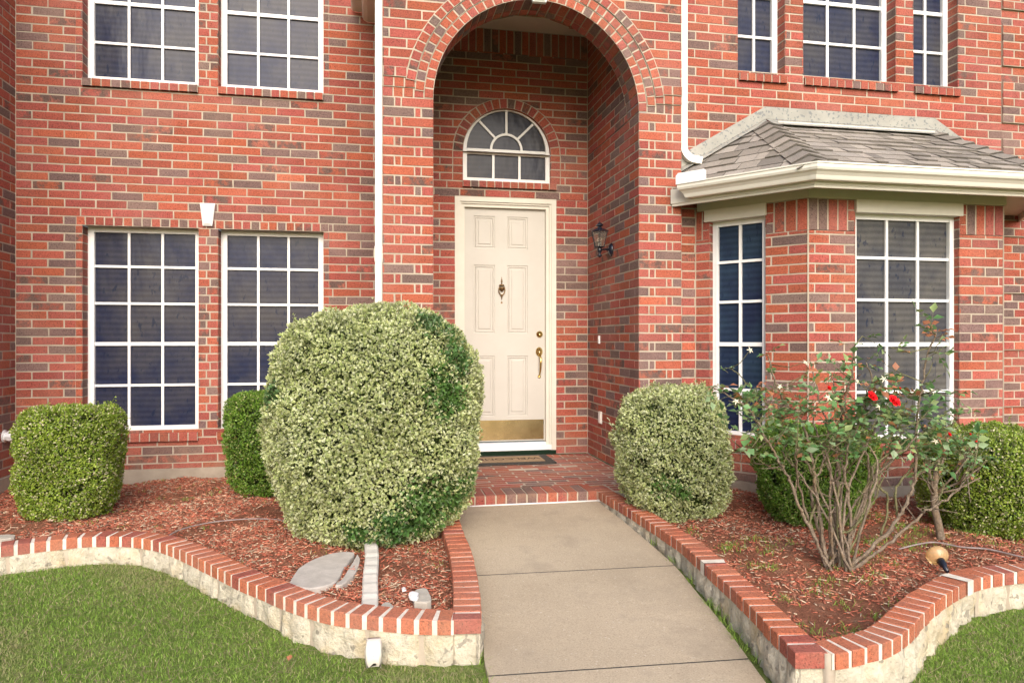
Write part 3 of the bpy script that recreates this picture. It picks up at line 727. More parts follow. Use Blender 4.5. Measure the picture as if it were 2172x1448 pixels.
# bay roof planes with individual shingle tabs
RE = .365; ZE = 2.418
e0, e1, e2, e3 = [np.array((*p, ZE)) for p in offpath(RE, 5.66)]
T1 = np.array((3.33, 5.66, 3.055)); T2 = np.array((5.03, 5.66, 3.055))
def plane(a, b, c):  # frame with u along eave a->b, v up the slope toward c
    U = (b-a)/np.linalg.norm(b-a); v = (c-a) - U*((c-a) @ U); V_ = v/np.linalg.norm(v); N = np.cross(U, V_)
    return Fr(a, U, N, V_)
def shcol():
    k = random.choice((.72, .88, 1., 1.1, 1.2))*random.uniform(.94, 1.06); t = random.random(); return (.265*k+.03*t, .240*k+.024*t, .215*k+.012*t, 0)
RB = BB()
def shingle_plane(a, b, tl, tr, clip=False):
    f = plane(a, b, tl); W_ = np.linalg.norm(b-a); uv = lambda p: ((p-a) @ f.U, (p-a) @ f.V)
    (ul, vl), (ur, vr) = uv(tl), uv(tr); vt = max(vl, vr); ex = .135
    lf = lambda v: ul*v/vl; rt = lambda v: W_ + (ur-W_)*v/vr
    if clip:     # stop the roof at the front of the entry tower
        ue = np.linalg.norm(b-a)*(5.66-5.40)/(5.66-b[1]); A0 = f.p(ue, 0); s_ = (2.506-a[0])/(tl[0]-a[0]); W0 = a+(tl-a)*s_
        nz_ = f.N; C0 = np.array((2.506, 5.552, 0.)); C0[2] = a[2]-(nz_[0]*(C0[0]-a[0])+nz_[1]*(C0[1]-a[1]))/nz_[2]
        uc, vc = uv(C0); lf0 = lf
        lf = lambda v: max(lf0(v), ue+(uc-ue)*v/vc if v < vc else lf0(v), lf0(v))
        RB.quad([A0, b, tl, W0, C0], 0, (.08, .07, .06, 0))
    else: RB.quad([a, b, tr, tl] if np.linalg.norm(tl-tr) > .01 else [a, b, tl], 0, (.08, .07, .06, 0))
    v = 0; r = 0
    while v < vt - .01:
        v2 = min(v+ex, vt); u = min(lf(v), lf(v2)) - random.random()*.2
        while u < max(rt(v), rt(v2)):
            w = random.choice((.09, .13, .16, .20)); c = shcol(); lift = random.choice((.004, .013))
            q = [max(u, lf(v)), min(u+w-.004, rt(v)), min(u+w-.004, rt(v2)), max(u, lf(v2))]; u += w
            if q[1]-q[0] < .004 and q[2]-q[3] < .004: continue
            if q[1] < q[0]: q[0] = q[1] = (q[0]+q[1])/2
            if q[2] < q[3]: q[2] = q[3] = (q[2]+q[3])/2
            T = [f.p(q[0], v, lift+.004), f.p(q[1], v, lift+.004), f.p(q[2], v2, .003), f.p(q[3], v2, .003)]
            D = [f.p(q[0], v, .0), f.p(q[1], v, .0), f.p(q[2], v2, 0), f.p(q[3], v2, 0)]
            RB.quad(T, 0, c)
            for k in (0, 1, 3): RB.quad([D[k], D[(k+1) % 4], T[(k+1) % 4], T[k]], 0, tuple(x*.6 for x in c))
        v += ex; r += 1
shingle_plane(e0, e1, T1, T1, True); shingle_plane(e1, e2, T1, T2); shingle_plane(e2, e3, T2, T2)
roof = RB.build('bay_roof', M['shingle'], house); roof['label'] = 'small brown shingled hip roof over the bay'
for (a, b, l, r) in ((e1, T1, e0, e2), (e2, T2, e1, e3)):
    B = BB()
    H_ = b-a; L = np.linalg.norm(H_); hd = H_/L; n = int(L/.135)
    nl = np.cross(hd, l-a); nl /= np.linalg.norm(nl); nl = nl*(1 if nl[2] > 0 else -1); nr = np.cross(hd, r-a); nr /= np.linalg.norm(nr); nr = nr*(1 if nr[2] > 0 else -1)
    dl = np.cross(nl, hd); dl = dl*(1 if dl @ (l-a) > 0 else -1); dr = np.cross(nr, hd); dr = dr*(1 if dr @ (r-a) > 0 else -1)
    up = (nl+nr)/np.linalg.norm(nl+nr); wd = .125
    for k in range(n):
        s0, s1 = k*L/n + .01, (k+1)*L/n + .05; c = shcol(); h0, h1 = .040, .016
        def pr(s, h):
            return [a+hd*s+dl*wd+nl*(h*.55), a+hd*s+dl*wd*.4+nl*h*.9, a+hd*s+up*(h+.006), a+hd*s+dr*wd*.4+nr*h*.9, a+hd*s+dr*wd+nr*(h*.55)]
        A_, C_ = pr(s0, h0), pr(s1, h1); Bm = pr(s0, h0-.014)
        for i in range(4):
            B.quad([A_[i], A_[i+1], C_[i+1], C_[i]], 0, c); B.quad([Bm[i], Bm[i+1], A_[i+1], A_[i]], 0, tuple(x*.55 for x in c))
        for i in (0, 4): B.quad([Bm[i], A_[i], C_[i]], 0, c)
    B.build('ridge_shingle', M['shingle'], roof)
B = BB(); ww = .008
def flash(a, b, h=.112, lean=.05, down=(0, -1)):
    A_ = np.array(a); C_ = np.array(b); up = np.array((0, 0, h)); o = np.array((down[0], down[1], 0))*.018
    B.quad([A_+o, C_+o, C_+up+(0, -.004, 0), A_+up+(0, -.004, 0)], 0); B.quad([A_+up+(0, -.004, 0), C_+up+(0, -.004, 0), C_+up, A_+up], 0)
fy = 5.652
z_ = .035
flash((2.24, fy, 2.418+z_), (3.33, fy, 3.055+z_)); flash((3.33, fy, 3.055+z_), (5.03, fy, 3.055+z_)); flash((5.03, fy, 3.055+z_), (6.12, fy, 2.418+z_))
B.quad([(3.36, fy-.10, 3.026), (5.0, fy-.10, 3.026), (5.03, fy-.019, 3.088), (3.33, fy-.019, 3.088)], 0)
B.quad([(2.30, fy-.07, 2.455), (3.32, fy-.05, 3.055), (3.33, fy-.019, 3.088), (2.24, fy-.019, 2.452)], 0)
B.build('flashing', M['metal'], roof)
B = BB(); B.box(Fr((0, fy-.06, 3.046), (1, 0, 0), (0, -1, 0)), 3.42, 4.98, .0, .016, .0, .008, 0); B.build('trim_strip', M['cream'], roof)

# downspouts
B = BB(); fD = Fr((0, 5.60, 0), (1, 0, 0), (0, -1, 0))
def spout(B, O, u0, u1, z0, z1, dep):
    f = Fr(O, (1, 0, 0), (0, -1, 0)); w = u1-u0
    B.box(f, u0, u1, z0, z1, -dep, 0, 0)
    for k in (.22, .5, .78): B.box(f, u0+w*k-.006, u0+w*k+.006, z0, z1, 0, .003, 0)
spout(B, (0, 5.63, 0), -.012, .044, .25, 5.2, .07)
B.box(Fr((0, 5.63, 0), (1, 0, 0), (0, -1, 0)), -.016, .048, 1.78, 1.90, -.074, .005, 0)
ds = B.build('downspout', M['gutter'], house)
m = MB().add(tube([(.014, 5.665, .27), (.012, 5.64, .16), (.0, 5.56, .07), (-.01, 5.45, .01), (-.02, 5.2, -.02), (-.028, 4.9, -.03)], .036, 4)); m.build('elbow', M['gutter'], ds, smooth=False)
B = BB(); spout(B, (0, 5.66-.045, 0), 2.535, 2.592, 2.80, 5.2, .05)
B.box(Fr((0, 5.615, 0), (1, 0, 0), (0, -1, 0)), 2.532, 2.595, 3.17, 3.185, -.052, .006, 0)
ds2 = B.build('downspout', M['gutter'], house)
def rectube(path, w, h):
    v = []; f = []
    for i, p in enumerate(path):
        p = np.array(p); t = np.array(path[min(i+1, len(path)-1)]) - np.array(path[max(i-1, 0)]); t = t/np.linalg.norm(t)
        s = np.array((0, 1., 0)); u = np.cross(s, t); u /= np.linalg.norm(u)
        for a, b in ((-1, -1), (1, -1), (1, 1), (-1, 1)): v.append(p + u*a*w/2 + s*b*h/2)
    n = len(path)
    for i in range(n-1):
        for k in range(4): j = (k+1) % 4; f.append((4*i+k, 4*i+j, 4*i+4+j, 4*i+4+k))
    f.append((3, 2, 1, 0)); f.append(tuple(4*n-4+k for k in range(4))); return v, f
pth = [(2.5635, 5.637, 2.80)] + [(2.5635+.10*(1-math.cos(t)), 5.637-.03*t, 2.79-.10*math.sin(t)) for t in np.linspace(.1, 1.45, 12)] + [(2.70, 5.585, 2.682)]
m = MB().add(rectube(pth, .06, .05)); m.build('elbow', M['gutter'], ds2, smooth=False)
# eave return at the tower's left side
B = BB()
ep = [(-.235, 4.38), (-.235, 4.30), (-.222, 4.285), (-.20, 4.28), (-.135, 4.28), (-.135, 4.235), (-.12, 4.205), (-.085, 4.19), (-.004, 4.19), (-.004, 4.38)]
for k in range(len(ep)-1):
    (a, z), (b, zz) = ep[k], ep[k+1]; B.quad([(a, 5.52, z), (a, LWY-.004, z), (b, LWY-.004, zz), (b, 5.52, zz)], 0)
B.quad([(a, 5.52, z) for a, z in ep], 0); B.build('eave_gutter', M['gutter'], house)

# foundation, upper roof
B = BB(); fx = Fr((0, 0, 0), (1, 0, 0), (0, -1, 0))
def fnd(x0, x1, y): B.box(Fr((0, y, 0), (1, 0, 0), (0, -1, 0)), x0, x1, -.45, .004, -.2, .012, 0)
for q_ in ((-3.085, TX0-.012, LWY), (TX0-.012, AX0, TWY), (AX1, TX1, TWY), (TX1, 2.70, RWY), (5.6, 9, RWY)):
    fnd(*q_); B.build('foundation', M['concrete'], house); B = BB()
B.box(Fr((TX0, LWY-.013, 0), (0, -1, 0), (-1, 0, 0)), 0, LWY-TWY-.2, -.45, .003, -.1, .0118, 0); B.build('foundation', M['concrete'], house); B = BB()
B.box(Fr((-3.097, LWY-.013, 0), (0, -1, 0), (1, 0, 0)), 0, 2.59, -.45, .003, -.2, .012, 0); B.build('foundation', M['concrete'], house); B = BB()
B.box(Fr((-6.5, LWY-2.6, 0), (1, 0, 0), (0, -1, 0)), 0, 3.41, -.45, .002, -.2, .012, 0); B.build('foundation', M['concrete'], house); B = BB()
pa, pb = offpath(.012, 5.66), offpath(-.2, 5.66)
for s in range(3):
    B.quad([(*pa[s], -.45), (*pa[s+1], -.45), (*pa[s+1], .004), (*pa[s], .004)], 0); B.quad([(*pa[s], .004), (*pa[s+1], .004), (*pb[s+1], .004), (*pb[s], .004)], 0)
B.build('foundation', M['concrete'], house)
B = BB()
def roofslab(x0, x1, y0, z):
    f = Fr((0, y0, z), (1, 0, 0), (0, 0, 1), (0, 1, 0)); B.box(f, x0, x1, 0, 6, 0, .12, 0, (.19, .16, .14, 0))
    B.quad([(x0, y0, z+.125), (x1, y0, z+.125), (x1, y0+6, z+3.0), (x0, y0+6, z+3.0)], 0, (.19, .16, .14, 0))
roofslab(-6.8, TX0-.3, LWY-2.7 if False else 6.75, ZT); roofslab(TX0-.02, TX1+.02, 5.52, ZT+.01); roofslab(TX1+.03, 9.2, 5.6, ZT)
B.build('roof', M['shingle'], house)

# ------------------------------------------------------------ ground
def zlawn(y): return -.165 if y > 3.6 else (-.165 - .047*(3.6-y) if y > -4 else -.522)
def zwalk(y): return -.066 - .0475*(5.22-y) if y > -4 else -.504
def sheet(name, xs, ys, zf, mat, **kw):
    v = [(x, y, zf(x, y)) for y in ys for x in xs]; n = len(xs)
    f = [(j*n+i, j*n+i+1, (j+1)*n+i+1, (j+1)*n+i) for j in range(len(ys)-1) for i in range(n-1)]
    o = npmesh(name, v, f, mat, smooth=True); tag(o, **kw); return o
xs = [-600, -60, -12] + list(np.arange(-6, 7, .25)) + [12, 60, 600]; ys = [-600, -60, -12, -4] + list(np.arange(-3.5, 7.6, .25)) + [14, 60, 600]
sheet('lawn', xs, ys, lambda x, y: zlawn(y) - (.10 if y > 5.2 else 0), M['turf'], kind='structure')

# planter walls: paths of the front (outer) top edges
LA_o = [(.575, 5.21), (.535, 4.75), (.522, 4.43), (.519, 4.196), (.517, 3.984), (.511, 3.793), (.497, 3.565), (.478, 3.333), (.461, 3.171), (.446, 3.05), (.431, 2.939)]
LC_o = [(-4.6, 3.6), (-3.9, 3.75), (-3.2, 4.0), (-2.6, 4.26), (-2.25, 4.41), (-2.04, 4.497), (-1.88, 4.555), (-1.75, 4.59), (-1.63, 4.597), (-1.53, 4.58), (-1.40, 4.53), (-1.25, 4.42), (-1.10, 4.25), (-.965, 4.075), (-.80, 3.845), (-.67, 3.668), (-.54, 3.515), (-.428, 3.375), (-.312, 3.25), (-.197, 3.15), (-.061, 3.075), (.08, 3.012), (.20, 2.968), (.315, 2.945)]
RA_o = [(1.674, 5.47), (1.680, 5.21), (1.71, 4.7), (1.722, 4.2), (1.725, 3.86), (1.708, 3.66), (1.683, 3.447), (1.660, 3.224), (1.633, 2.99), (1.606, 2.813), (1.579, 2.647), (1.556, 2.49), (1.542, 2.402)]
RC_o = [(1.672, 2.366), (1.744, 2.372), (1.85, 2.393), (1.94, 2.415), (2.06, 2.472), (2.166, 2.542), (2.253, 2.607), (2.429, 2.73), (2.553, 2.806), (2.682, 2.88), (2.856, 2.962), (3.0, 3.005), (3.15, 3.025), (3.35, 3.02), (3.7, 2.95), (4.2, 2.75), (4.9, 2.4), (5.8, 2.0)]
def resample(path, step):
    P = smooth_path([(*p, 0) for p in path], 8); P = np.array(P)[:, :2]
    d = np.r_[0, np.cumsum(np.linalg.norm(np.diff(P, axis=0), axis=1))]; n = max(2, round(d[-1]/step))
    t = np.linspace(0, d[-1], n+1); return np.c_[np.interp(t, d, P[:, 0]), np.interp(t, d, P[:, 1])]
CW = .122
def cap_run(B, path, side, zb=-.062, zt=0., joints=.017, white=(), endbrick=False):
    """a row of header bricks following the path; side=+1 when the bed lies to the left of travel"""
    Q = resample(path, .0785)
    n = len(Q)-1; T = np.gradient(Q, axis=0); T /= np.linalg.norm(T, axis=1)[:, None]; I = np.c_[-T[:, 1], T[:, 0]]*side
    ins = Q + I*CW
    for i in range(n):
        a, b, c, d = Q[i], Q[i+1], ins[i+1], ins[i]; mid = (a+b+c+d)/4; jz = random.uniform(-.0018, .0022); jr = random.uniform(-.002, .003)
        sh = lambda p, q, w: p + (q-p)/np.linalg.norm(q-p)*w
        jw = joints*random.uniform(.42, .62)
        e_ = 1 if i < n-1 or not endbrick else .02
        a2, b2, c2, d2 = sh(a, b, jw), sh(b, a, jw*e_), sh(c, d, jw*.7*e_), sh(d, c, jw*.7)
        nrm = I[i]*jr; a2, b2 = a2-nrm, b2-nrm
        col = capcol(); k = len(B.v); ch = .0035; cc = (a2+b2+c2+d2)/4
        top = [p + (cc-p)/np.linalg.norm(cc-p)*ch*1.5 for p in (a2, b2, c2, d2)]
        tz = np.random.uniform(-.0008, .0008, 4)
        V_ = [(*p, zb) for p in (a2, b2, c2, d2)] + [(*p, zt+jz-ch) for p in (a2, b2, c2, d2)] + [(*p, zt+jz+t) for p, t in zip(top, tz)]
        B.v += V_; B.c += [col]*12
        fl_ = (lambda q: q) if side > 0 else (lambda q: q[::-1])
        for r0 in (0, 4):
            for e in range(4): B.f.append(fl_((k+r0+e, k+r0+(e+1) % 4, k+r0+4+(e+1) % 4, k+r0+4+e))); B.m.append(0)
        B.f.append(fl_((k+8, k+9, k+10, k+11))); B.m.append(0)
        B.f.append(fl_((k+3, k+2, k+1, k))); B.m.append(0)
        # mortar core
        if i == n-1 and endbrick: b, c = a*.1+b*.9, d*.1+c*.9; col = (.34, .095, .07, 0); B.c[-12:] = [col]*12
        mo = [a+I[i]*.004, b+I[i+1]*.004, c-I[i+1]*.004, d-I[i]*.004]; zz = zt-.0042
        full = i in white
        if full: mo = [a*.9+b*.1-I[i]*.004, b*.8+a*.2-I[i+1]*.004, c*.8+d*.2+(a-d)*.1, d*.9+c*.1]; zz = zt+.005
        B.quad([(*p, zz) for p in (mo if side > 0 else mo[::-1])], 1)
        B.quad([(*mo[0], zb-.002), (*mo[1], zb-.002), (*mo[1], zz), (*mo[0], zz)], 1); B.quad([(*mo[3], zz), (*mo[2], zz), (*mo[2], zb), (*mo[3], zb)], 1)
    for e in ((0,) if endbrick else (0, n)):
        a, d = Q[e]+I[e]*.005, ins[e]-I[e]*.005; B.quad([(*a, zb), (*d, zb), (*d, zt-.003), (*a, zt-.003)], 1)
    return Q, I
def stone_run(B, path, side, zt=-.062, zb=-.40, inset=.006):
    Q = resample(path, .02); T = np.gradient(Q, axis=0); T /= np.linalg.norm(T, axis=1)[:, None]; I = np.c_[-T[:, 1], T[:, 0]]*side
    rng = np.random.default_rng(5); i = 0; n = len(Q)-1
    nz = 9; zsx = np.linspace(zt, zb, nz)
    B.v_start = 0
    while i < n:
        L = int(rng.uniform(11, 25)); j = min(n, i+L)
        bulge = rng.uniform(.0, .016); rows = []
        ph = rng.uniform(0, 6, 6)
        for a in range(i, j+1):
            for kz, z in enumerate(zsx):
                edge = min(a-i, j-a)*.02; zz = min(zt - z, .3)
                rnd = 1-math.exp(-edge/.012); rz = 1-math.exp(-zz/.012)
                out = -inset + (bulge + .006*math.sin(a*.9+ph[0]+kz*.8) + .005*math.sin(a*.37+ph[1]-kz*1.9) + .004*math.sin(a*1.7+kz*2.6+ph[2]) + rng.normal(0, .0034))*rnd*rz - (1-rnd)*.014
                p = Q[a] - I[a]*out; rows.append((p[0], p[1], z))
        b = len(B.v); B.v += rows; B.c += [(1, 1, 1, 0)]*len(rows); w = j-i+1
        for a in range(w-1):
            for kz in range(nz-1):
                q = (b+a*nz+kz, b+a*nz+kz+1, b+(a+1)*nz+kz+1, b+(a+1)*nz+kz); B.f.append(q if side > 0 else q[::-1]); B.m.append(0)
        for a in (i,):   # joint
            if i > 0:
                p0, p1 = Q[i-1]+I[i-1]*.012, Q[i+1]+I[i+1]*.012
                B.quad([(*p0, zt), (*p0, zb), (*p1, zb), (*p1, zt)], 1)
        i = j
    i0, i1 = Q[0]+I[0]*CW, Q[-1]+I[-1]*CW
    for k in range(0, n-1, 4):
        a, c = Q[k]+I[k]*(CW-.008), Q[min(k+4, n)]+I[min(k+4, n)]*(CW-.008); o, o2 = Q[k]+I[k]*.01, Q[min(k+4, n)]+I[min(k+4, n)]*.01
        B.quad([(*a, zt), (*c, zt), (*c, zb), (*a, zb)], 1); B.quad([(*o, zt-.001), (*o2, zt-.001), (*c, zt-.001), (*a, zt-.001)], 1)
def end_brick(B, x0, x1, y0, y1, rot=0):
    """the corner brick that shows its long side"""
    pass
def planter(name, label, arm, curve, sa, sc, wa, wc, loc, fill=None):
    t = thing(name, loc, label, 'planter wall')
    B = BB(); cap_run(B, arm, sa, white=wa, endbrick=True); cap_run(B, curve, sc, white=wc, joints=.021)
    shift(B.build('brick_cap', [M['cap_brick'], M['mortar_white']]), t)
    B = BB(); stone_run(B, arm, sa); stone_run(B, curve, sc)
    a = np.array(arm[-1]); a1 = np.array(arm[-2]); d = (a-a1)/np.linalg.norm(a-a1); nI = np.array((-d[1], d[0]))*sa
    fe = Fr((*(a if sa > 0 else a+nI*CW), 0), (*(nI if sa > 0 else -nI), 0), (*d, 0)); nx, nz = 9, 10
    b0 = len(B.v)
    for ix in range(nx):
        for iz in range(nz):
            e = min(ix, nx-1-ix, iz)/2; w = 1-math.exp(-e*1.5)
            B.v.append(tuple(fe.p(.004+(CW-.01)*ix/(nx-1), -.064-.32*iz/(nz-1), -.012+w*(.008+random.uniform(-.004, .005))))); B.c.append((1, 1, 1, 0))
    for ix in range(nx-1):
        for iz in range(nz-1):
            q = (b0+ix*nz+iz, b0+ix*nz+iz+1, b0+(ix+1)*nz+iz+1, b0+(ix+1)*nz+iz); B.f.append(q); B.m.append(0)
    if fill: B.box(Fr((0, 0, 0), (1, 0, 0), (0, -1, 0)), *fill, -.4, -.006, -2.50, -2.376, 1)
    st_ = shift(B.build('stone_base', [M['stone'], M['mortar']], smooth=True), t)
    return t
pl = planter('planter_wall', 'brick capped limestone planter wall curving left of the walkway round the big round shrub', LA_o, LC_o, -1, 1, (), (31,), (-.5, 3.6, -.2))
pr = planter('planter_wall', 'brick capped limestone planter wall right of the walkway in front of the rose bush', RA_o, RC_o, 1, 1, (25,), (16,), (2.2, 2.8, -.2), (1.650, 1.69))

# walkway slabs
def walk_edge_l(y):
    pts = sorted([(p[1], p[0]) for p in LA_o]); return float(np.interp(y, [a for a, b in pts], [b for a, b in pts])) + .012 if y > 2.93 else .431 + .012 - (2.93-y)*.03
def walk_edge_r(y):
    pts = sorted([(p[1], p[0]) for p in RA_o]); return float(np.interp(y, [a for a, b in pts], [b for a, b in pts])) - (.018+.03*min(1, max(0, (5.2-y)/2.5)))if y > 2.4 else 1.542 - .05 + (y-2.4)*.03
def slabs():
    B = BB()
    cuts = [(5.205, 5.198, 3.874, 3.837), (3.865, 3.828, 2.814, 2.764), (2.805, 2.755, 1.35, 1.33), (1.338, 1.318, -3.5, -3.5)]
    for (la, ra, lb, rb) in cuts:
        n = 14
        for k in range(n):
            t0, t1 = k/n, (k+1)/n
            ya, yb, yc, yd_ = la+(lb-la)*t0, ra+(rb-ra)*t0, ra+(rb-ra)*t1, la+(lb-la)*t1
            q = [(walk_edge_l(ya), ya), (walk_edge_r(yb), yb), (walk_edge_r(yc), yc), (walk_edge_l(yd_), yd_)]
            T = [(x, y, zwalk(y)) for x, y in q]; D = [(x, y, zwalk(y)-.12) for x, y in q]
            B.quad(T[::-1], 0)
            B.quad([T[0], D[0], D[3], T[3]], 0); B.quad([T[1], T[2], D[2], D[1]], 0)
            if k == 0: B.quad([T[0], T[1], D[1], D[0]], 1)  # end faces dark: joint dirt, plus the gap's shade put into the colour
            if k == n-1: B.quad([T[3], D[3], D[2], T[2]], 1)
        # soil in the joint
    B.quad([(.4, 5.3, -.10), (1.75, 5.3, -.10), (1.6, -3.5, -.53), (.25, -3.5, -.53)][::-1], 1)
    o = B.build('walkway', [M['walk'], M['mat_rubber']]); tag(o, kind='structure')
slabs()

# mulch beds
from mathutils.geometry import tessellate_polygon
def inner(path, side, extra=0): 
    Q = resample(path, .08); T = np.gradient(Q, axis=0); T /= np.linalg.norm(T, axis=1)[:, None]; I = np.c_[-T[:, 1], T[:, 0]]*side; return Q + I*(CW-.02+extra)
LB = np.vstack([inner(LC_o, 1)[:-1], inner(LA_o, -1)[::-1], [(.40, 5.57), (TX0-.02, 5.57), (TX0-.02, 6.86), (-3.08, 6.86), (-3.08, 4.3), (-4.6, 4.3)]])
RBd = np.vstack([inner(RC_o, 1)[::-1], inner(RA_o, 1)[::-1][1:], [(1.80, 5.5), (2.53, 5.5), (2.70, 5.65), (3.26, 4.92), (5.05, 4.92), (5.6, 5.65), (7.5, 5.65), (7.5, 2.2)]])
def inpoly(P, x, y):
    x = np.asarray(x); y = np.asarray(y); c = np.zeros(x.shape, bool); n = len(P); j = n-1
    for i in range(n):
        xi, yi = P[i]; xj, yj = P[j]
        c ^= ((yi > y) != (yj > y)) & (x < (xj-xi)*(y-yi)/(yj-yi+1e-12)+xi); j = i
    return c
def zmulch(x, y):
    return -.075 - .025*np.clip((y-4.5)/2, 0, 1) + .014*np.sin(x*5.1+y*2.3)+.01*np.sin(x*9.7-y*7.3) + .006*np.sin(x*17+y*19)
for P, nm in ((LB, 'l'), (RBd, 'r')):
    step = .06; x0, x1, y0, y1 = P[:, 0].min(), P[:, 0].max(), P[:, 1].min(), P[:, 1].max()
    bm = bmesh.new()
    tess = tessellate_polygon([[Vector((p[0], p[1], 0)) for p in P]])
    vs = [bm.verts.new((p[0], p[1], 0)) for p in P]
    for t in tess:
        try: bm.faces.new([vs[i] for i in t])
        except ValueError: pass
    for ax, lo, hi in (((1, 0, 0), x0, x1), ((0, 1, 0), y0, y1)):
        for c in np.arange(lo+step, hi, step*1.5):
            bmesh.ops.bisect_plane(bm, geom=bm.verts[:]+bm.edges[:]+bm.faces[:], plane_co=Vector(ax)*c, plane_no=ax)
    for v in bm.verts: v.co.z = float(zmulch(v.co.x, v.co.y))
    bmesh.ops.recalc_face_normals(bm, faces=bm.faces[:])
    me = bpy.data.meshes.new('mulch_bed'); bm.to_mesh(me); bm.free(); me.materials.append(M['mulch'])
    me.polygons.foreach_set('use_smooth', np.ones(len(me.polygons), bool))
    o = bpy.data.objects.new('mulch_bed', me); COL.objects.link(o); tag(o, kind='structure')

def scatter(P, n, rng):
    x0, y0 = P.min(0); x1, y1 = P.max(0); xs_ = []; tot = 0; out = np.zeros((0, 2))
    while len(out) < n:
        q = rng.uniform((x0, y0), (x1, y1), (n*2, 2)); out = np.vstack([out, q[inpoly(P, q[:, 0], q[:, 1])]])
    return out[:n]
def chips(P, n, rng):
    p = scatter(P, n, rng); L = rng.uniform(.010, .04, n)*rng.choice((.6, 1, 1.4), n); w = rng.uniform(.0025, .007, n); h = rng.uniform(.0015, .004, n)
    yaw = rng.uniform(0, 6.283, n); pit = rng.normal(0, .22, n)
    keep = (np.sin(p[:, 0]*4.1+1.7*np.sin(p[:, 1]*3.3))+np.sin(p[:, 1]*5.2+1.3*np.sin(p[:, 0]*2.9)))*.5 < rng.uniform(-.25, 1.2, n); p = p[keep]; n = len(p); L, w, h, yaw, pit = L[keep], w[keep], h[keep], yaw[keep], pit[keep]
    z = zmulch(p[:, 0], p[:, 1]) + rng.uniform(.0, .012, n)
    a = np.c_[np.cos(yaw)*np.cos(pit), np.sin(yaw)*np.cos(pit), np.sin(pit)]; b = np.c_[-np.sin(yaw), np.cos(yaw), rng.normal(0, .25, n)]; c = np.cross(a, b)
    ctr = np.c_[p, z]; V_ = []
    for sa, sb, sc_ in ((-1, -1, -1), (1, -.6, -1), (1, .7, -1), (-1, 1, -1), (-1, -1, 1), (1, -.6, 1), (1, .7, 1), (-1, 1, 1)):
        V_.append(ctr + a*(sa*L/2)[:, None] + b*(sb*w/2)[:, None] + c*(sc_*h/2)[:, None])
    V_ = np.stack(V_, 1).reshape(-1, 3)
    F = np.array([(4, 5, 6, 7), (0, 1, 5, 4), (1, 2, 6, 5), (2, 3, 7, 6), (3, 0, 4, 7)])
    f = (np.arange(n)[:, None, None]*8 + F[None]).reshape(-1, 4)
    t = rng.random(n); base = np.array([(.52, .155, .095), (.42, .14, .09), (.56, .27, .17), (.28, .13, .085), (.58, .45, .32)])[rng.choice(5, n, p=(.28, .24, .17, .16, .15))]
    col = np.c_[base*rng.uniform(.75, 1.2, n)[:, None], np.zeros(n)]
    return V_, f, np.repeat(col, 8, 0)
for P, n in ((LB, 52000), (RBd, 44000)):
    P2 = P.copy()
    v, f, c = chips(P2, n, RNG)
    o = npmesh('mulch_chips', v, f, M['chip'], col=c)
    tag(o, 'red brown wood chip mulch covering the bed ' + ('left' if P is LB else 'right') + ' of the walkway', 'mulch', kind='stuff')

# ------------------------------------------------------------ grass
def blades(pts, rng, h, w, cols, lean=.5):
    n = len(pts); yaw = rng.uniform(0, 6.283, n); H = rng.uniform(.6, 1.25, n)*h; ww = w*rng.uniform(.7, 1.3, n)
    s = np.c_[np.cos(yaw), np.sin(yaw), np.zeros(n)]; d = rng.normal(0, lean, (n, 2)); k1 = np.c_[d*H[:, None]*.35, H*.55]; k2 = np.c_[d*H[:, None], H*(1-.25*np.minimum(1, (d**2).sum(1)))]
    V_ = np.stack([pts - s*ww[:, None]/2, pts + s*ww[:, None]/2, pts + k1 - s*ww[:, None]*.4, pts + k1 + s*ww[:, None]*.4, pts + k2], 1).reshape(-1, 3)
    q = np.arange(n)[:, None]*5
    f = np.concatenate([q + np.array((0, 1, 3)), q + np.array((0, 3, 2)), q + np.array((2, 3, 4))], 0)
    c = cols[rng.choice(len(cols), n)]*rng.uniform(.75, 1.25, n)[:, None]
    return V_, f, np.repeat(np.c_[c, np.zeros(n)], 5, 0)
gcols = np.array([(.20, .34, .05), (.25, .39, .062), (.16, .29, .042), (.29, .43, .085), (.44, .39, .22), (.19, .31, .055)])
Lq = resample(LC_o, .1)
LG = np.vstack([Lq, [(.425, 2.90), (.43, 1.5), (-4.6, 1.5)]]); LG[:len(Lq)] -= np.c_[np.zeros(len(Lq)), np.full(len(Lq), .012)]
Rq = resample(RC_o, .1); RG = np.vstack([Rq, [(5.8, 1.5), (1.50, 1.5), (1.50, 2.34)]]); RG[:len(Rq)] -= np.c_[np.zeros(len(Rq)), np.full(len(Rq), .012)]
def tuftnoise(x, y): return .5 + .25*np.sin(x*3.1+1.3*np.sin(y*2.7)) + .25*np.sin(y*4.3+1.7*np.sin(x*3.9))
for P, n, side in ((LG, 175000, 'left'), (RG, 120000, 'right')):
    p = scatter(P, n, RNG); z = np.array([zlawn(y) for y in p[:, 1]])
    v, f, c = blades(np.c_[p, z], RNG, .018, .0024, gcols, .7)
    tn = tuftnoise(p[:, 0], p[:, 1]); dry = np.repeat(np.clip((tn-.62)*2.2, 0, .55)*RNG.uniform(0, 1.6, n), 5)[:, None]
    c[:, :3] = c[:, :3]*(1-dry) + np.array((.42, .36, .21))*dry
    o = npmesh('lawn_grass', v, f, M['grass'], col=c)
    tag(o, f'short mown green lawn grass {side} of the concrete walkway', 'grass', kind='stuff')
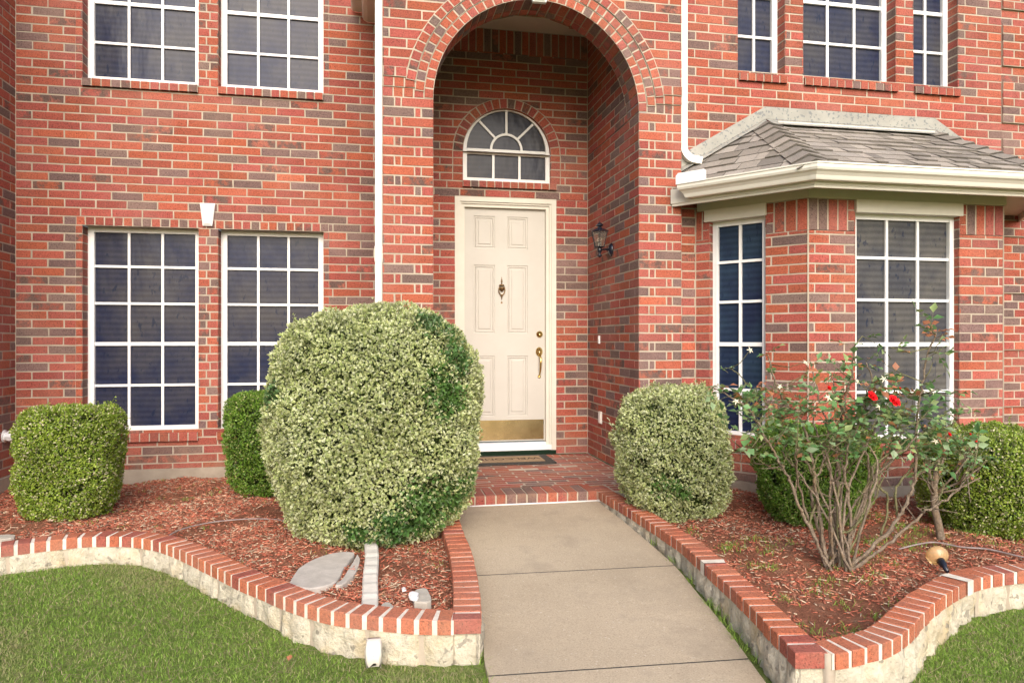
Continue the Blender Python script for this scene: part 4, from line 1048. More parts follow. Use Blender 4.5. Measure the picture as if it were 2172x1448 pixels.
# dry thatch strands lying on the lawn
def strands(P, n, rng):
    p = scatter(P, n, rng); z = np.array([zlawn(y) for y in p[:, 1]]) + rng.uniform(.012, .032, n)
    yaw = rng.uniform(0, 6.283, n); L = rng.uniform(.02, .07, n); a = np.c_[np.cos(yaw), np.sin(yaw), rng.normal(0, .2, n)]; b = np.c_[-np.sin(yaw), np.cos(yaw), np.zeros(n)]*.0012
    ctr = np.c_[p, z]; V_ = np.stack([ctr-a*L[:, None]/2-b, ctr-a*L[:, None]/2+b, ctr+a*L[:, None]/2+b, ctr+a*L[:, None]/2-b], 1).reshape(-1, 3)
    f = np.arange(n)[:, None]*4 + np.arange(4)[None]; c = np.array((.36, .30, .18))*rng.uniform(.6, 1.2, n)[:, None]
    return V_, f, np.repeat(np.c_[c, np.zeros(n)], 4, 0)
for P, n, side in ((LG, 5000, 'left'), (RG, 2500, 'right')):
    v, f, c = strands(P, n, RNG); o = npmesh('dry_clippings', v, f, M['grass'], col=c)
    tag(o, f'dry straw coloured clippings lying in the lawn {side} of the walkway', 'clippings', kind='stuff')
# weeds: along the walk edge and in the beds
def tufts(name, spots, label, h=.06, n=24, spread=.03, cols=gcols[:4]):
    P = np.concatenate([np.c_[RNG.normal(x, spread, n), RNG.normal(y, spread, n), np.full(n, z)] for x, y, z in spots])
    v, f, c = blades(P, RNG, h, .003, cols, .7); o = npmesh(name, v, f, M['grass'], col=c); return tag(o, label, 'weeds', kind='stuff')
tufts('edge_grass', [(walk_edge_r(y)+.015, y, zwalk(y)-.01) for y in np.r_[np.arange(2.75, 3.3, .09), np.arange(3.3, 4.4, .3)]], 'green grass growing in the gap along the right edge of the walkway', .05, 15, .014)
tufts('edge_grass', [(.425, y, zwalk(y)-.03) for y in np.arange(2.45, 2.95, .07)], 'grass tufts between the left planter corner and the walkway', .05, 12, .012)
rb_sp = scatter(RBd, 620, RNG); rb_sp = rb_sp[(np.sin(rb_sp[:, 0]*4.1+1.7*np.sin(rb_sp[:, 1]*3.3))+np.sin(rb_sp[:, 1]*5.2+1.3*np.sin(rb_sp[:, 0]*2.9)))*.5 > -.1]; rb_sp = rb_sp[(rb_sp[:, 0] < 4.2) & (rb_sp[:, 1] < 4.4)]
tufts('bed_weeds', [(x, y, float(zmulch(x, y))) for x, y in rb_sp], 'sparse low green weeds sprouting through mulch around the rose bush', .032, 30, .035)
lb_sp = scatter(LB, 90, RNG)
tufts('bed_weeds', [(x, y, float(zmulch(x, y))) for x, y in lb_sp], 'few tiny green weeds in the mulch left of the walkway', .03, 10, .025)

# ------------------------------------------------------------ leaves and shrubs
LT = np.array([(0, 0, 0), (-.5, .45, .13), (0, 1, -.03), (.5, .45, .13), (0, .48, 0)]); LFc = np.array([(0, 4, 1), (1, 4, 2), (0, 3, 4), (4, 3, 2)])
def leaves(pos, dirs, nrm, L, wr, cc, ce):
    """folded leaves: cc colour on the midrib and tip, ce colour on the margins"""
    n = len(pos); Y = dirs/np.linalg.norm(dirs, axis=1)[:, None]; Zv = nrm - Y*(nrm*Y).sum(1)[:, None]; Zv /= np.linalg.norm(Zv, axis=1)[:, None]+1e-9; X = np.cross(Y, Zv)
    T = LT[None]*np.stack([L*wr, L, L], 1)[:, None, :]
    v = pos[:, None, :] + T[..., 0:1]*X[:, None] + T[..., 1:2]*Y[:, None] + T[..., 2:3]*Zv[:, None]
    f = (np.arange(n)[:, None, None]*5 + LFc[None]).reshape(-1, 3)
    C = np.stack([cc, ce, (cc+ce)/2, ce, cc], 1); C = np.concatenate([C, np.zeros((n, 5, 1))], 2)
    return v.reshape(-1, 3), f, C.reshape(-1, 4)
def lump(x, y, z, k=1.): return np.sin(x*7*k+1)*np.sin(y*6*k+2)*np.sin(z*8*k+.5)
def shrub(name, label, group, ctr, prof, sq, n, Lr, wr, palette, patches=(), lumpy=.02, depth=.07, seed=1, ymul=1., holes=(), inner_shade_col=(.055, .085, .022)):
    """clipped shrub; prof = [(z, radius)]; sq = exponent of the plan's superellipse"""
    rng = np.random.default_rng(seed); pz = np.array(prof); zs_, rs = pz[:, 0], pz[:, 1]
    t = thing(name, (ctr[0], ctr[1], -.09), label, 'shrub', group)
    # sample by surface area: side by height x radius, plus the top
    seglen = np.hypot(np.diff(zs_), np.diff(rs)); rm = (rs[1:]+rs[:-1])/2; wgt = seglen*rm; wgt /= wgt.sum()
    k = rng.choice(len(wgt), n, p=wgt); tt = rng.random(n); z = zs_[k]+(zs_[k+1]-zs_[k])*tt; r = rs[k]+(rs[k+1]-rs[k])*tt
    dz = (zs_[k+1]-zs_[k])/seglen[k]; dr = (rs[k+1]-rs[k])/seglen[k]
    th = rng.uniform(0, 2*math.pi, n); ca, sa = np.cos(th), np.sin(th); q = (np.abs(ca)**sq+np.abs(sa)**sq)**(-1/sq)
    nrm = np.c_[ca*np.abs(ca)**(sq-2.0 if sq > 2 else 0)*dz, sa*np.abs(sa)**(sq-2.0 if sq > 2 else 0)*dz, -dr]; nrm /= np.linalg.norm(nrm, axis=1)[:, None]+1e-9
    if zs_[0] > zs_[-1]: nrm *= -1
    rmx = rs.max(); x = ctr[0]+r*q*ca; y = ctr[1]+r*q*sa*ymul; pos = np.c_[x, y, z]
    lu = lump(x, y, z)*lumpy*1.3 + lump(x, y, z, 2.7)*lumpy*.8 + lump(x+.3, y, z, 6.1)*lumpy*.8
    dd = rng.exponential(depth*.45, n); dd = np.where(dd > depth*2.2, rng.uniform(0, depth*2, n), dd) - lumpy*.5
    hh = list(holes)+[(*pos[i], rng.uniform(.022, .05)) for i in rng.choice(n, int(rmx*70), replace=False)]
    for (hx_, hy_, hz_, hr) in hh:
        m_ = ((pos-np.array((hx_, hy_, hz_)))**2).sum(1) < hr*hr; dd = np.where(m_, dd+rng.uniform(.03, .11, n), dd)
    pos = pos - nrm*(dd - lu)[:, None]
    dirs = nrm*rng.uniform(.15, 1.0, n)[:, None] + rng.normal(0, .6, (n, 3)) + np.array((0, 0, .35)); ln = nrm*.9 + np.array((0, 0, .6)) + rng.normal(0, .5, (n, 3))
    L = rng.uniform(*Lr, n); pc, pe, pw = palette; k = rng.choice(len(pc), n, p=pw); cc = np.array(pc)[k]*rng.uniform(.8, 1.2, n)[:, None]; ce = np.array(pe)[k]*rng.uniform(.85, 1.15, n)[:, None]
    zone = .5+.5*lump(x+1.7, y, z, 1.6)+.25*lump(x, y, z+.4, 4.3); zf = (.80+.36*np.clip(zone, 0, 1))[:, None]; cc = cc*zf; ce = ce*zf
    for (px_, py_, pz_, pr_, ccol) in patches:
        dist = np.sqrt(((pos-np.array((px_, py_, pz_)))**2).sum(1)) + lump(x, y, z, 3)*.06
        m_ = (dist < pr_*rng.uniform(.35, 1.2, n)) & (rng.random(n) < .88); f_ = np.array(ccol)*rng.uniform(.7, 1.3, n)[:, None]
        cc = np.where(m_[:, None], f_, cc); ce = np.where(m_[:, None], f_*1.25, ce); L = np.where(m_, L*1.25, L)
    ns = int(rmx*160); sb = rng.choice(n, ns, replace=False); sdv = nrm[sb]*.6+np.array((0, 0, .7))+rng.normal(0, .45, (ns, 3)); sdv /= np.linalg.norm(sdv, axis=1)[:, None]
    for j_ in range(7):      # stray shoots standing out of the clipped surface
        tt_ = (j_+1)/7*rng.uniform(.025, .075, ns); pos = np.vstack([pos, pos[sb]+nrm[sb]*.01+sdv*tt_[:, None]]); dirs = np.vstack([dirs, sdv+rng.normal(0, .55, (ns, 3))]); ln = np.vstack([ln, rng.normal(0, 1, (ns, 3))+np.array((0, -.3, .5))]); L = np.r_[L, L[sb]*rng.uniform(.7, 1.1, ns)]; cc = np.vstack([cc, cc[sb]]); ce = np.vstack([ce, ce[sb]]); nrm = np.vstack([nrm, nrm[sb]])
    n = len(pos)
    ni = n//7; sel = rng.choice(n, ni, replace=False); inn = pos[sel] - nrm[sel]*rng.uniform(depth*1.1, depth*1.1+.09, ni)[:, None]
    Li = rng.uniform(1.6, 2.6, ni)*Lr[1]; ci = np.array(inner_shade_col)*rng.uniform(.7, 1.3, ni)[:, None]  # inside leaves coloured darker: the crown's inner shade put into their colour
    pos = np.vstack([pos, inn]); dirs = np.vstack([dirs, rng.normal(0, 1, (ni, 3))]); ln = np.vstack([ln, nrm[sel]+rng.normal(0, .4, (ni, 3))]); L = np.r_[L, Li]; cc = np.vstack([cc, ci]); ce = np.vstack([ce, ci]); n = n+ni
    v, f, c = leaves(pos, dirs, ln, L, wr*rng.uniform(.8, 1.2, n), cc, ce)
    shift(npmesh('foliage', v, f, M['leaf'], col=c), t)
    m = MB(); rt = np.array((ctr[0], ctr[1], -.1)); rmax = rs.max(); zt = zs_.max()
    for i in range(26):
        a = rng.uniform(0, 6.28); rr_ = rng.uniform(.3, .85)*rmax; zz = rng.uniform(.25, .9)*zt
        p0 = rt + np.array((rng.normal(0, .04), rng.normal(0, .04), 0)); p2 = np.array((ctr[0]+rr_*math.cos(a), ctr[1]+rr_*math.sin(a), zz)); p1 = (p0+p2)/2 + np.array((0, 0, -.05)) + rng.normal(0, .03, 3)
        m.add(tube([p0, p1, p2], [.012, .008, .003], 5))
    shift(m.build('stems', M['twig']), t)
    return t
VC = [(.18, .25, .06), (.25, .32, .10), (.14, .21, .05), (.32, .37, .15)]; VE = [(.74, .75, .38), (.80, .80, .50), (.58, .64, .27), (.82, .82, .62)]
VAR = (VC, VE, (.3, .3, .2, .2)); DG = (.075, .155, .035)
bigc = (-.004, 4.69)
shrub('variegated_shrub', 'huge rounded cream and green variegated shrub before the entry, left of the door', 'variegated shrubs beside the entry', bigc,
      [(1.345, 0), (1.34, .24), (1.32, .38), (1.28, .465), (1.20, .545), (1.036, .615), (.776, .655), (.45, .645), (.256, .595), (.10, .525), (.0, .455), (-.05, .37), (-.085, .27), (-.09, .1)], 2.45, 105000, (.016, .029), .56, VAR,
      patches=[(.42, 4.14, .86, .17, DG), (.52, 4.25, 1.08, .16, (.07, .15, .04)), (.30, 4.15, .16, .22, DG), (.12, 4.12, .02, .18, (.055, .13, .03)), (.44, 4.4, .25, .17, DG), (-.12, 4.2, .03, .10, (.06, .13, .03)), (.33, 4.3, 1.28, .12, (.08, .15, .05)), (-.62, 4.4, .85, .10, (.08, .15, .05))], lumpy=.032, depth=.06, seed=3,
      holes=[(.16, 4.02, .25, .06), (.2, 4.0, .62, .05), (-.3, 4.02, .35, .04), (.05, 4.0, .5, .035), (.35, 4.15, .75, .06)])
shrub('variegated_shrub', 'smaller cream and green variegated shrub right of the walkway against the brick pier', 'variegated shrubs beside the entry', (2.06, 4.72),
      [(.815, 0), (.81, .17), (.775, .26), (.70, .33), (.59, .36), (.40, .375), (.18, .355), (.05, .31), (-.05, .24), (-.085, .12)], 2.3, 36000, (.016, .028), .52, VAR,
      patches=[(1.85, 4.36, .19, .10, DG), (1.98, 4.33, .10, .07, DG)], lumpy=.032, depth=.06, seed=4, holes=[(2.1, 4.3, .22, .05), (2.2, 4.32, .05, .06), (1.93, 4.33, .28, .05)])
GC = [(.23, .33, .035), (.16, .26, .03), (.32, .41, .065), (.52, .49, .30)]; GE = [(.25, .34, .045), (.18, .27, .035), (.34, .42, .075), (.58, .54, .36)]
BOX = (GC, GE, (.36, .30, .20, .14))
GC2 = [(.13, .24, .028), (.09, .19, .022), (.18, .29, .04), (.32, .35, .13)]; BOX2 = (GC2, [(a*1.3, b*1.25, c*1.3) for a, b, c in GC2], (.38, .34, .18, .10))
bg = 'clipped boxwood shrubs against the house'
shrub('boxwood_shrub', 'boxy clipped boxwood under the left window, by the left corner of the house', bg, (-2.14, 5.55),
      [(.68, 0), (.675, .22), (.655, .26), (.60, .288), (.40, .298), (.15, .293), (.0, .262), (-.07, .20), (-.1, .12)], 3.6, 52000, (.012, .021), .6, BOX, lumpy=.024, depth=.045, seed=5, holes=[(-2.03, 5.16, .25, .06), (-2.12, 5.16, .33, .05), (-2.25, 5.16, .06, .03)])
shrub('boxwood_shrub', 'tall narrow green boxwood half hidden behind the huge variegated shrub', bg, (-.85, 6.12),
      [(.72, 0), (.715, .22), (.70, .29), (.60, .325), (.30, .335), (.1, .32), (-.04, .25), (-.1, .14)], 3.2, 40000, (.012, .021), .6, BOX2, lumpy=.026, depth=.045, seed=6)
shrub('boxwood_shrub', 'dark green boxwood directly behind the rose bush, below the bay corner', bg, (2.98, 4.43),
      [(.56, 0), (.555, .22), (.53, .29), (.44, .345), (.25, .36), (.08, .335), (-.04, .27), (-.09, .14)], 2.9, 42000, (.012, .021), .6, BOX2, lumpy=.024, depth=.045, seed=8)
shrub('boxwood_shrub', 'bright topped boxwood at the right end of the bay, right of the rose bush', bg, (4.03, 4.02),
      [(.555, 0), (.55, .24), (.53, .32), (.46, .385), (.25, .40), (.08, .375), (-.04, .31), (-.09, .16)], 2.7, 52000, (.012, .021), .6, BOX, lumpy=.026, depth=.045, seed=9)

# ------------------------------------------------------------ rose bush
CANES=[
 (0.011,[(2.42, 3.42, -0.096), (2.349, 3.412, 0.012), (2.26, 3.404, 0.178), (2.207, 3.395, 0.27), (2.158, 3.387, 0.384), (2.115, 3.379, 0.469), (2.061, 3.371, 0.549), (1.996, 3.363, 0.65), (1.928, 3.355, 0.751), (1.881, 3.346, 0.811), (1.816, 3.338, 0.856), (1.674, 3.33, 0.926)]),
 (0.007,[(2.307, 3.475, 0.157), (2.371, 3.486, 0.345), (2.279, 3.496, 0.552), (2.186, 3.507, 0.707), (2.122, 3.518, 0.79), (2.087, 3.529, 0.828), (2.011, 3.539, 0.903), (1.889, 3.55, 1.014)]),
 (0.013,[(2.433, 3.463, -0.095), (2.407, 3.466, -0.026), (2.386, 3.47, 0.116), (2.369, 3.474, 0.244), (2.352, 3.478, 0.373), (2.34, 3.481, 0.475), (2.305, 3.485, 0.63), (2.245, 3.489, 0.759), (2.169, 3.493, 0.837), (2.109, 3.496, 0.966), (2.078, 3.5, 1.093)]),
 (0.015,[(2.479, 3.488, -0.106), (2.489, 3.502, 0.05), (2.502, 3.516, 0.202), (2.527, 3.53, 0.408), (2.534, 3.544, 0.59), (2.568, 3.558, 0.746), (2.622, 3.572, 0.903), (2.657, 3.586, 1.009), (2.679, 3.6, 1.13)]),
 (0.011,[(2.49, 3.45, -0.085), (2.533, 3.45, 0.062), (2.55, 3.45, 0.151), (2.524, 3.45, 0.346), (2.513, 3.45, 0.449), (2.542, 3.45, 0.59), (2.62, 3.45, 0.756), (2.672, 3.45, 0.937), (2.643, 3.45, 1.04)]),
 (0.014,[(2.483, 3.413, -0.077), (2.583, 3.401, 0.002), (2.689, 3.39, 0.096), (2.782, 3.379, 0.202), (2.831, 3.368, 0.3), (2.871, 3.356, 0.428), (2.864, 3.345, 0.584), (2.866, 3.334, 0.763), (2.88, 3.323, 0.916), (2.902, 3.311, 1.069), (2.947, 3.3, 1.208)]),
 (0.012,[(2.487, 3.388, -0.082), (2.606, 3.356, 0.014), (2.723, 3.325, 0.112), (2.84, 3.294, 0.228), (2.914, 3.263, 0.29), (3.015, 3.231, 0.372), (3.072, 3.2, 0.463)]),
 (0.008,[(2.475, 3.438, 0.12), (2.549, 3.432, 0.148), (2.608, 3.427, 0.232), (2.679, 3.421, 0.371), (2.728, 3.416, 0.487), (2.758, 3.411, 0.628), (2.804, 3.405, 0.757), (2.858, 3.4, 0.834)]),
 (0.011,[(2.453, 3.5, -0.104), (2.396, 3.521, 0.128), (2.373, 3.543, 0.28), (2.425, 3.564, 0.431), (2.513, 3.586, 0.558), (2.505, 3.607, 0.715), (2.469, 3.629, 0.848), (2.444, 3.65, 1.008)]),
 (0.006,[(2.336, 3.475, 0.477), (2.397, 3.494, 0.549), (2.55, 3.513, 0.607), (2.682, 3.531, 0.654), (2.847, 3.55, 0.741)]),
 (0.008,[(2.717, 3.425, 0.085), (2.751, 3.413, 0.293), (2.674, 3.4, 0.376), (2.63, 3.388, 0.482), (2.735, 3.375, 0.557), (2.841, 3.363, 0.633), (3.007, 3.35, 0.707)]),
 (0.008,[(2.82, 3.425, 0.189), (2.793, 3.41, 0.344), (2.854, 3.395, 0.447), (2.944, 3.38, 0.55), (3.05, 3.365, 0.627), (3.126, 3.35, 0.731)]),
 (0.009,[(2.554, 3.463, 0.135), (2.659, 3.47, 0.336), (2.676, 3.478, 0.491), (2.603, 3.485, 0.674), (2.506, 3.493, 0.806), (2.468, 3.5, 0.962)]),
 (0.007,[(2.943, 3.438, 0.405), (3.031, 3.428, 0.475), (3.114, 3.419, 0.526), (3.211, 3.409, 0.551), (3.264, 3.4, 0.538)]),
 (0.004,[(2.159, 3.45, 0.454), (2.081, 3.45, 0.49), (2.004, 3.45, 0.522), (1.944, 3.45, 0.594), (1.89, 3.45, 0.601)]),
 (0.006,[(3.081, 3.45, 0.239), (3.127, 3.45, 0.348), (3.096, 3.45, 0.455), (3.157, 3.45, 0.559)]),
]
crg = np.random.default_rng(77)
for k in range(15):
    b0 = np.array((2.46+crg.normal(0, .05), 3.45+crg.normal(0, .04), -.09)); a_ = crg.uniform(0, 6.28); rr = crg.uniform(.25, .62); hz = crg.uniform(.5, .95)
    e = np.array((2.48+rr*math.cos(a_)*1.1, 3.46+rr*.42*math.sin(a_), hz)); m1 = b0+(e-b0)*.35+np.array((crg.normal(0, .03), crg.normal(0, .03), .10)); m2_ = b0+(e-b0)*.7+np.array((crg.normal(0, .05), crg.normal(0, .04), .08))
    CANES.append((crg.choice((.0075, .0088, .0095, .010)), [tuple(b0), tuple(m1), tuple(m2_), tuple(e)]))
FLOW = [(2.694, 3.3, 0.845, 0.040, 1), (2.562, 3.3, 0.872, 0.034, 1), (2.305, 3.3, 0.915, 0.022, 0), (3.026, 3.3, 0.657, 0.020, 0), (3.159, 3.3, 0.654, 0.014, 0), (3.186, 3.3, 0.62, 0.022, 0), (2.726, 3.3, 0.91, 0.012, 0)]
SPENT = [(2.018, 3.28, 0.932), (2.291, 3.28, 0.871), (2.588, 3.28, 0.819), (2.915, 3.28, 0.899), (2.164, 3.28, 1.054), (2.616, 3.28, 0.965), (2.929, 3.28, 0.629), (3.178, 3.28, 0.597), (1.908, 3.38, 1.117), (1.776, 3.28, 0.862), (2.463, 3.28, 0.954)]
rng = np.random.default_rng(21)
rose = thing('rose_bush', (2.48, 3.45, -.09), 'leggy rose bush with bare thorny canes and a few red blooms in the right bed', 'rose bush')
canes = MB(); green = MB(); thorns = MB(); allpts = []; leafpos = []
for r, pts in CANES:
    P = smooth_path(pts, 6); n = len(P)
    P = [p + rng.normal(0, .004, 3)*(0 if i in (0, n-1) else 1) for i, p in enumerate(P)]
    rad = [r*.86*(1-.66*i/(n-1))*rng.uniform(.85, 1.15) for i in range(n)]
    (green if r < .0085 else canes).add(tube(P, rad, 7)); allpts += [(p, i/(n-1)) for i, p in enumerate(P)]
    for i in range(1, n-1):
        for _ in range(4):
            d = rng.normal(0, 1, 3); d /= np.linalg.norm(d); b = P[i]+(P[i+1]-P[i])*rng.random(); (green if r < .0085 else canes).add(tube([b+d*rad[i]*.7, b+d*(rad[i]+rng.uniform(.006, .011))], [.0022, .0003], 4))
twigs = MB()
tips = []
for k in range(140):
    p, t = allpts[rng.integers(len(allpts))]
    if t < .42: continue
    d = rng.normal(0, 1, 3)*np.array((1, .8, .5)) + np.array((0, -.1, .55)); d /= np.linalg.norm(d); L = rng.uniform(.06, .2)
    q = p + d*L*.5 + rng.normal(0, .012, 3); e = p + d*L + rng.normal(0, .02, 3)
    if e[2] < .5 or e[1] > 3.85: continue
    twigs.add(tube([p, q, e], [.0042, .003, .0016], 5)); tips.append((p, q, e))
for k in range(110):   # bare dead twiglets lower down
    p, t = allpts[rng.integers(len(allpts))]
    if p[2] < .2 or p[2] > .75: continue
    d = rng.normal(0, 1, 3)*np.array((1, .7, .6)); d /= np.linalg.norm(d); L = rng.uniform(.05, .16); e = p+d*L; q = p+d*L*.5+rng.normal(0, .012, 3)
    canes.add(tube([p, q, e], [.0035, .0028, .001], 5)); canes.add(tube([q, q+rng.normal(0, .03, 3)], [.0022, .0008], 4))
shift(canes.build('canes', M['bark']), rose)
pos, dirs, nrm, Ls, cc, ce = [], [], [], [], [], []
def compound(base, d, size, red=False):
    d = d/np.linalg.norm(d); s = np.cross(d, (0, 0, 1.)); s /= np.linalg.norm(s)+1e-9; up = np.cross(s, d)
    twigs.add(tube([base, base+d*size*2.2], [.0014, .0008], 4))
    for (o, sd2, sc) in ((2.2, 0, 1.1), (1.45, 1, 1), (1.45, -1, 1), (.75, 1, .85), (.75, -1, .85)):
        if rng.random() < .1: continue
        pos.append(base+d*size*o); dv = d*(.45 if sd2 else 1) + s*sd2 + up*rng.normal(0, .25) + np.array((0, 0, -.18)); dirs.append(dv); nrm.append(up + rng.normal(0, .35, 3)); Ls.append(size*sc*rng.uniform(.95, 1.35))
        c = np.array([(.12, .25, .085), (.17, .31, .125), (.09, .20, .065), (.24, .34, .18), (.26, .34, .13)][rng.integers(5)])*rng.uniform(.8, 1.2)
        if rng.random() < .06 and base[2] > .8: red = True
        if red: c = np.array((.40, .16, .08))*rng.uniform(.8, 1.2)
        elif rng.random() < .04: c = np.array((.34, .16, .07))
        cc.append(c); ce.append(c*1.2)
for (p, q, e) in tips:
    for b in (q, e, (q+e)/2):
        if rng.random() < .82: compound(b, (e-p)*.5/np.linalg.norm(e-p) + rng.normal(0, .55, 3) + np.array((0, -.15, .1)), rng.uniform(.030, .050))
for r, pts in CANES[:16]:
    P = np.array(pts)
    for i in range(len(P)//2, len(P)):
        if P[i][2] > .5:
            for _ in range(2): compound(P[i]+rng.normal(0, .015, 3), rng.normal(0, 1, 3)*np.array((1, .6, .5)) + np.array((0, -.3, .2)), rng.uniform(.024, .038))
for k in range(115):
    x = 1.70 + 1.45*rng.beta(2, 2); zc = .78 - .35*max(0, x-2.75) + rng.normal(0, .11); y = 3.42 + rng.normal(0, .12); b = np.array((x, y, zc))
    if zc < .58 or zc > 1.0: continue
    near = [p for p, t in allpts if t > .3 and abs(p[0]-x) < .25 and abs(p[2]-zc) < .25]
    if not near: continue
    q = min(near, key=lambda p: ((p-b)**2).sum()); twigs.add(tube([q, (q+b)/2+np.array((0, 0, -.01)), b], [.0032, .0024, .0015], 5))
    compound(b, rng.normal(0, 1, 3)*np.array((1, .6, .45)) + np.array((0, -.35, .12)), rng.uniform(.030, .050))
    if rng.random() < .5: compound((q+b)/2, rng.normal(0, 1, 3)*np.array((1, .6, .45)) + np.array((0, -.35, .12)), rng.uniform(.022, .036))
top = np.array(CANES[5][1][-1])
for k in range(5): compound(top+np.array((0, 0, -.01*k)), np.array((math.cos(k*1.6), .4*math.sin(k*1.6)-.2, .25)), .032, True)
for (x, z) in ((1.655, .93), (1.72, .90), (1.76, .86), (1.83, .78), (3.0, .55), (3.1, .52), (3.15, .50), (3.22, .53), (2.95, .5), (3.05, .47), (3.18, .57)):
    for _ in range(2): compound(np.array((x, 3.35+rng.uniform(-.06, .08), z)), rng.normal(0, 1, 3)*np.array((1, .5, .5))+np.array((0, -.2, .1)), rng.uniform(.026, .038))
A = np.array
n = len(pos); v, f, c = leaves(A(pos), A(dirs), A(nrm), A(Ls), np.full(n, .68)*rng.uniform(.85, 1.15, n), A(cc), A(ce))
shift(npmesh('foliage', v, f, M['rose_leaf'], col=c), rose)
cp = np.array([p for p, t in allpts])
def pedicel(q):
    q = np.array(q); below = cp[cp[:, 2] < q[2]-.01]; b = below[np.argmin(((below-q)**2).sum(1))]
    twigs.add(tube([b, (b+q)/2+np.array((0, 0, -.02)), q], [.003, .0022, .0016], 5))
def petalset(c, r, opened):
    v = []; f = []; c = np.array(c); ax = np.array((.15, -.8, .55)); ax /= np.linalg.norm(ax); X = np.cross(ax, (0, 0, 1)); X /= np.linalg.norm(X); Y = np.cross(ax, X)
    for ringi, (m_, rad, lift) in enumerate(((6, 1, .25 if opened else .9), (5, .72, .6 if opened else 1.1), (4, .42, .85 if opened else 1.2))):
        for k in range(m_):
            a = 2*math.pi*(k+.4*ringi)/m_ + rng.normal(0, .1); wv = .62*rad
            e = X*math.cos(a)+Y*math.sin(a); t_ = -X*math.sin(a)+Y*math.cos(a); b = len(v)
            for (s1, s2, h) in ((0, 0, 0), (.45, -.42, .2), (.45, .42, .2), (.5, 0, .1), (.95, -.40, .42), (.95, .40, .42), (1.06, 0, .34)):
                v.append(c + e*s1*rad*r*(1 if opened else .6) + t_*s2*wv*r*1.5 + ax*(h*lift*r*1.5 + rng.normal(0, .04*r)))
            f += [(b, b+1, b+3), (b, b+3, b+2), (b+1, b+4, b+6, b+3), (b+3, b+6, b+5, b+2)]
    return v, f
for (x, y, z, r, op) in FLOW:
    pedicel((x, y, z)); m = MB().add(petalset((x, y, z), r*.85, op)); shift(m.build('rose_bloom', M['petal']), rose)
for (x, y, z) in SPENT:
    q = np.array((x, y, z)); pedicel(q); m = MB(); ax = np.array((rng.normal(0, .3), -.8, .4)); ax /= np.linalg.norm(ax); X = np.cross(ax, (0, 0, 1)); X /= np.linalg.norm(X); Y = np.cross(ax, X)
    m.add(lathe([(.002, -.012), (.006, -.006), (.006, 0), (.002, .003)], q, ax, 8))
    for k in range(5):
        a = k*1.2566 + rng.normal(0, .15); e = X*math.cos(a)+Y*math.sin(a); t_ = -X*math.sin(a)+Y*math.cos(a); L = rng.uniform(.016, .026); b = len(m.v)
        m.v += [q+t_*.0035, q-t_*.0035, q+e*L*.55-t_*.0028-ax*.003, q+e*L*.55+t_*.0028-ax*.003, q+e*L-ax*rng.uniform(.0, .012)]
        m.f += [(b, b+1, b+2, b+3), (b+3, b+2, b+4)]
    shift(m.build('spent_bloom', M['sepal'], smooth=False), rose)
twigs.add((green.v, green.f)); shift(twigs.build('green_shoots', M['cane_green']), rose)
# woody stump with side shoots behind it
st2 = [(3.464, 3.83, -.10), (3.437, 3.83, .024), (3.414, 3.83, .113), (3.41, 3.83, .187), (3.417, 3.83, .319), (3.437, 3.83, .421)]
tr = thing('rose_standard', (3.464, 3.83, -.09), 'single stemmed woody rose with grey trunk between rose bush and right boxwood', 'rose plant')
m = MB().add(tube(smooth_path(st2, 5), [.027, .026, .025, .024, .024, .023, .023, .022, .022, .022, .022, .022, .021, .021, .023, .024, .02, .018, .017, .016, .016, .015, .014, .013, .012, .010], 9)); shift(m.build('trunk', M['bark']), tr)
m = MB()
for e in ((3.70, 3.75, .40), (3.62, 3.7, .33), (3.55, 3.68, .50), (3.3, 3.75, .42), (3.25, 3.7, .30), (3.48, 3.8, .58)):
    p0 = np.array((3.412, 3.83, .17+.1*random.random())); e = np.array(e); m.add(tube([p0, (p0+e)/2+np.array((0, 0, -.02)), e], [.008, .006, .003], 6))
bends = [np.array(e) for e in ((3.70, 3.75, .40), (3.62, 3.7, .33), (3.55, 3.68, .50), (3.3, 3.75, .42), (3.25, 3.7, .30), (3.48, 3.8, .58))]
pos, dirs, nrm, Ls, cc, ce = [], [], [], [], [], []; twigs = MB()
for k in range(40):
    q0 = bends[k % 6]; o0 = np.array((3.412, 3.83, .22)); b = o0+(q0-o0)*rng.uniform(.55, 1)+np.array((rng.uniform(-.06, .06), rng.uniform(-.06, .05), rng.uniform(.02, .2))); m.add(tube([o0+(q0-o0)*rng.uniform(.4, .9), b], [.003, .0018], 4)); compound(b, rng.normal(0, 1, 3)*np.array((1, .6, .4))+np.array((0, -.2, -.1)), rng.uniform(.026, .038))
n = len(pos); v, f, c = leaves(A(pos), A(dirs), A(nrm), A(Ls), np.full(n, .68), A(cc), A(ce)); shift(npmesh('foliage', v, f, M['rose_leaf'], col=c), tr)
m.v_off = 0; m.add((twigs.v, twigs.f)); shift(m.build('branches', M['bark']), tr)

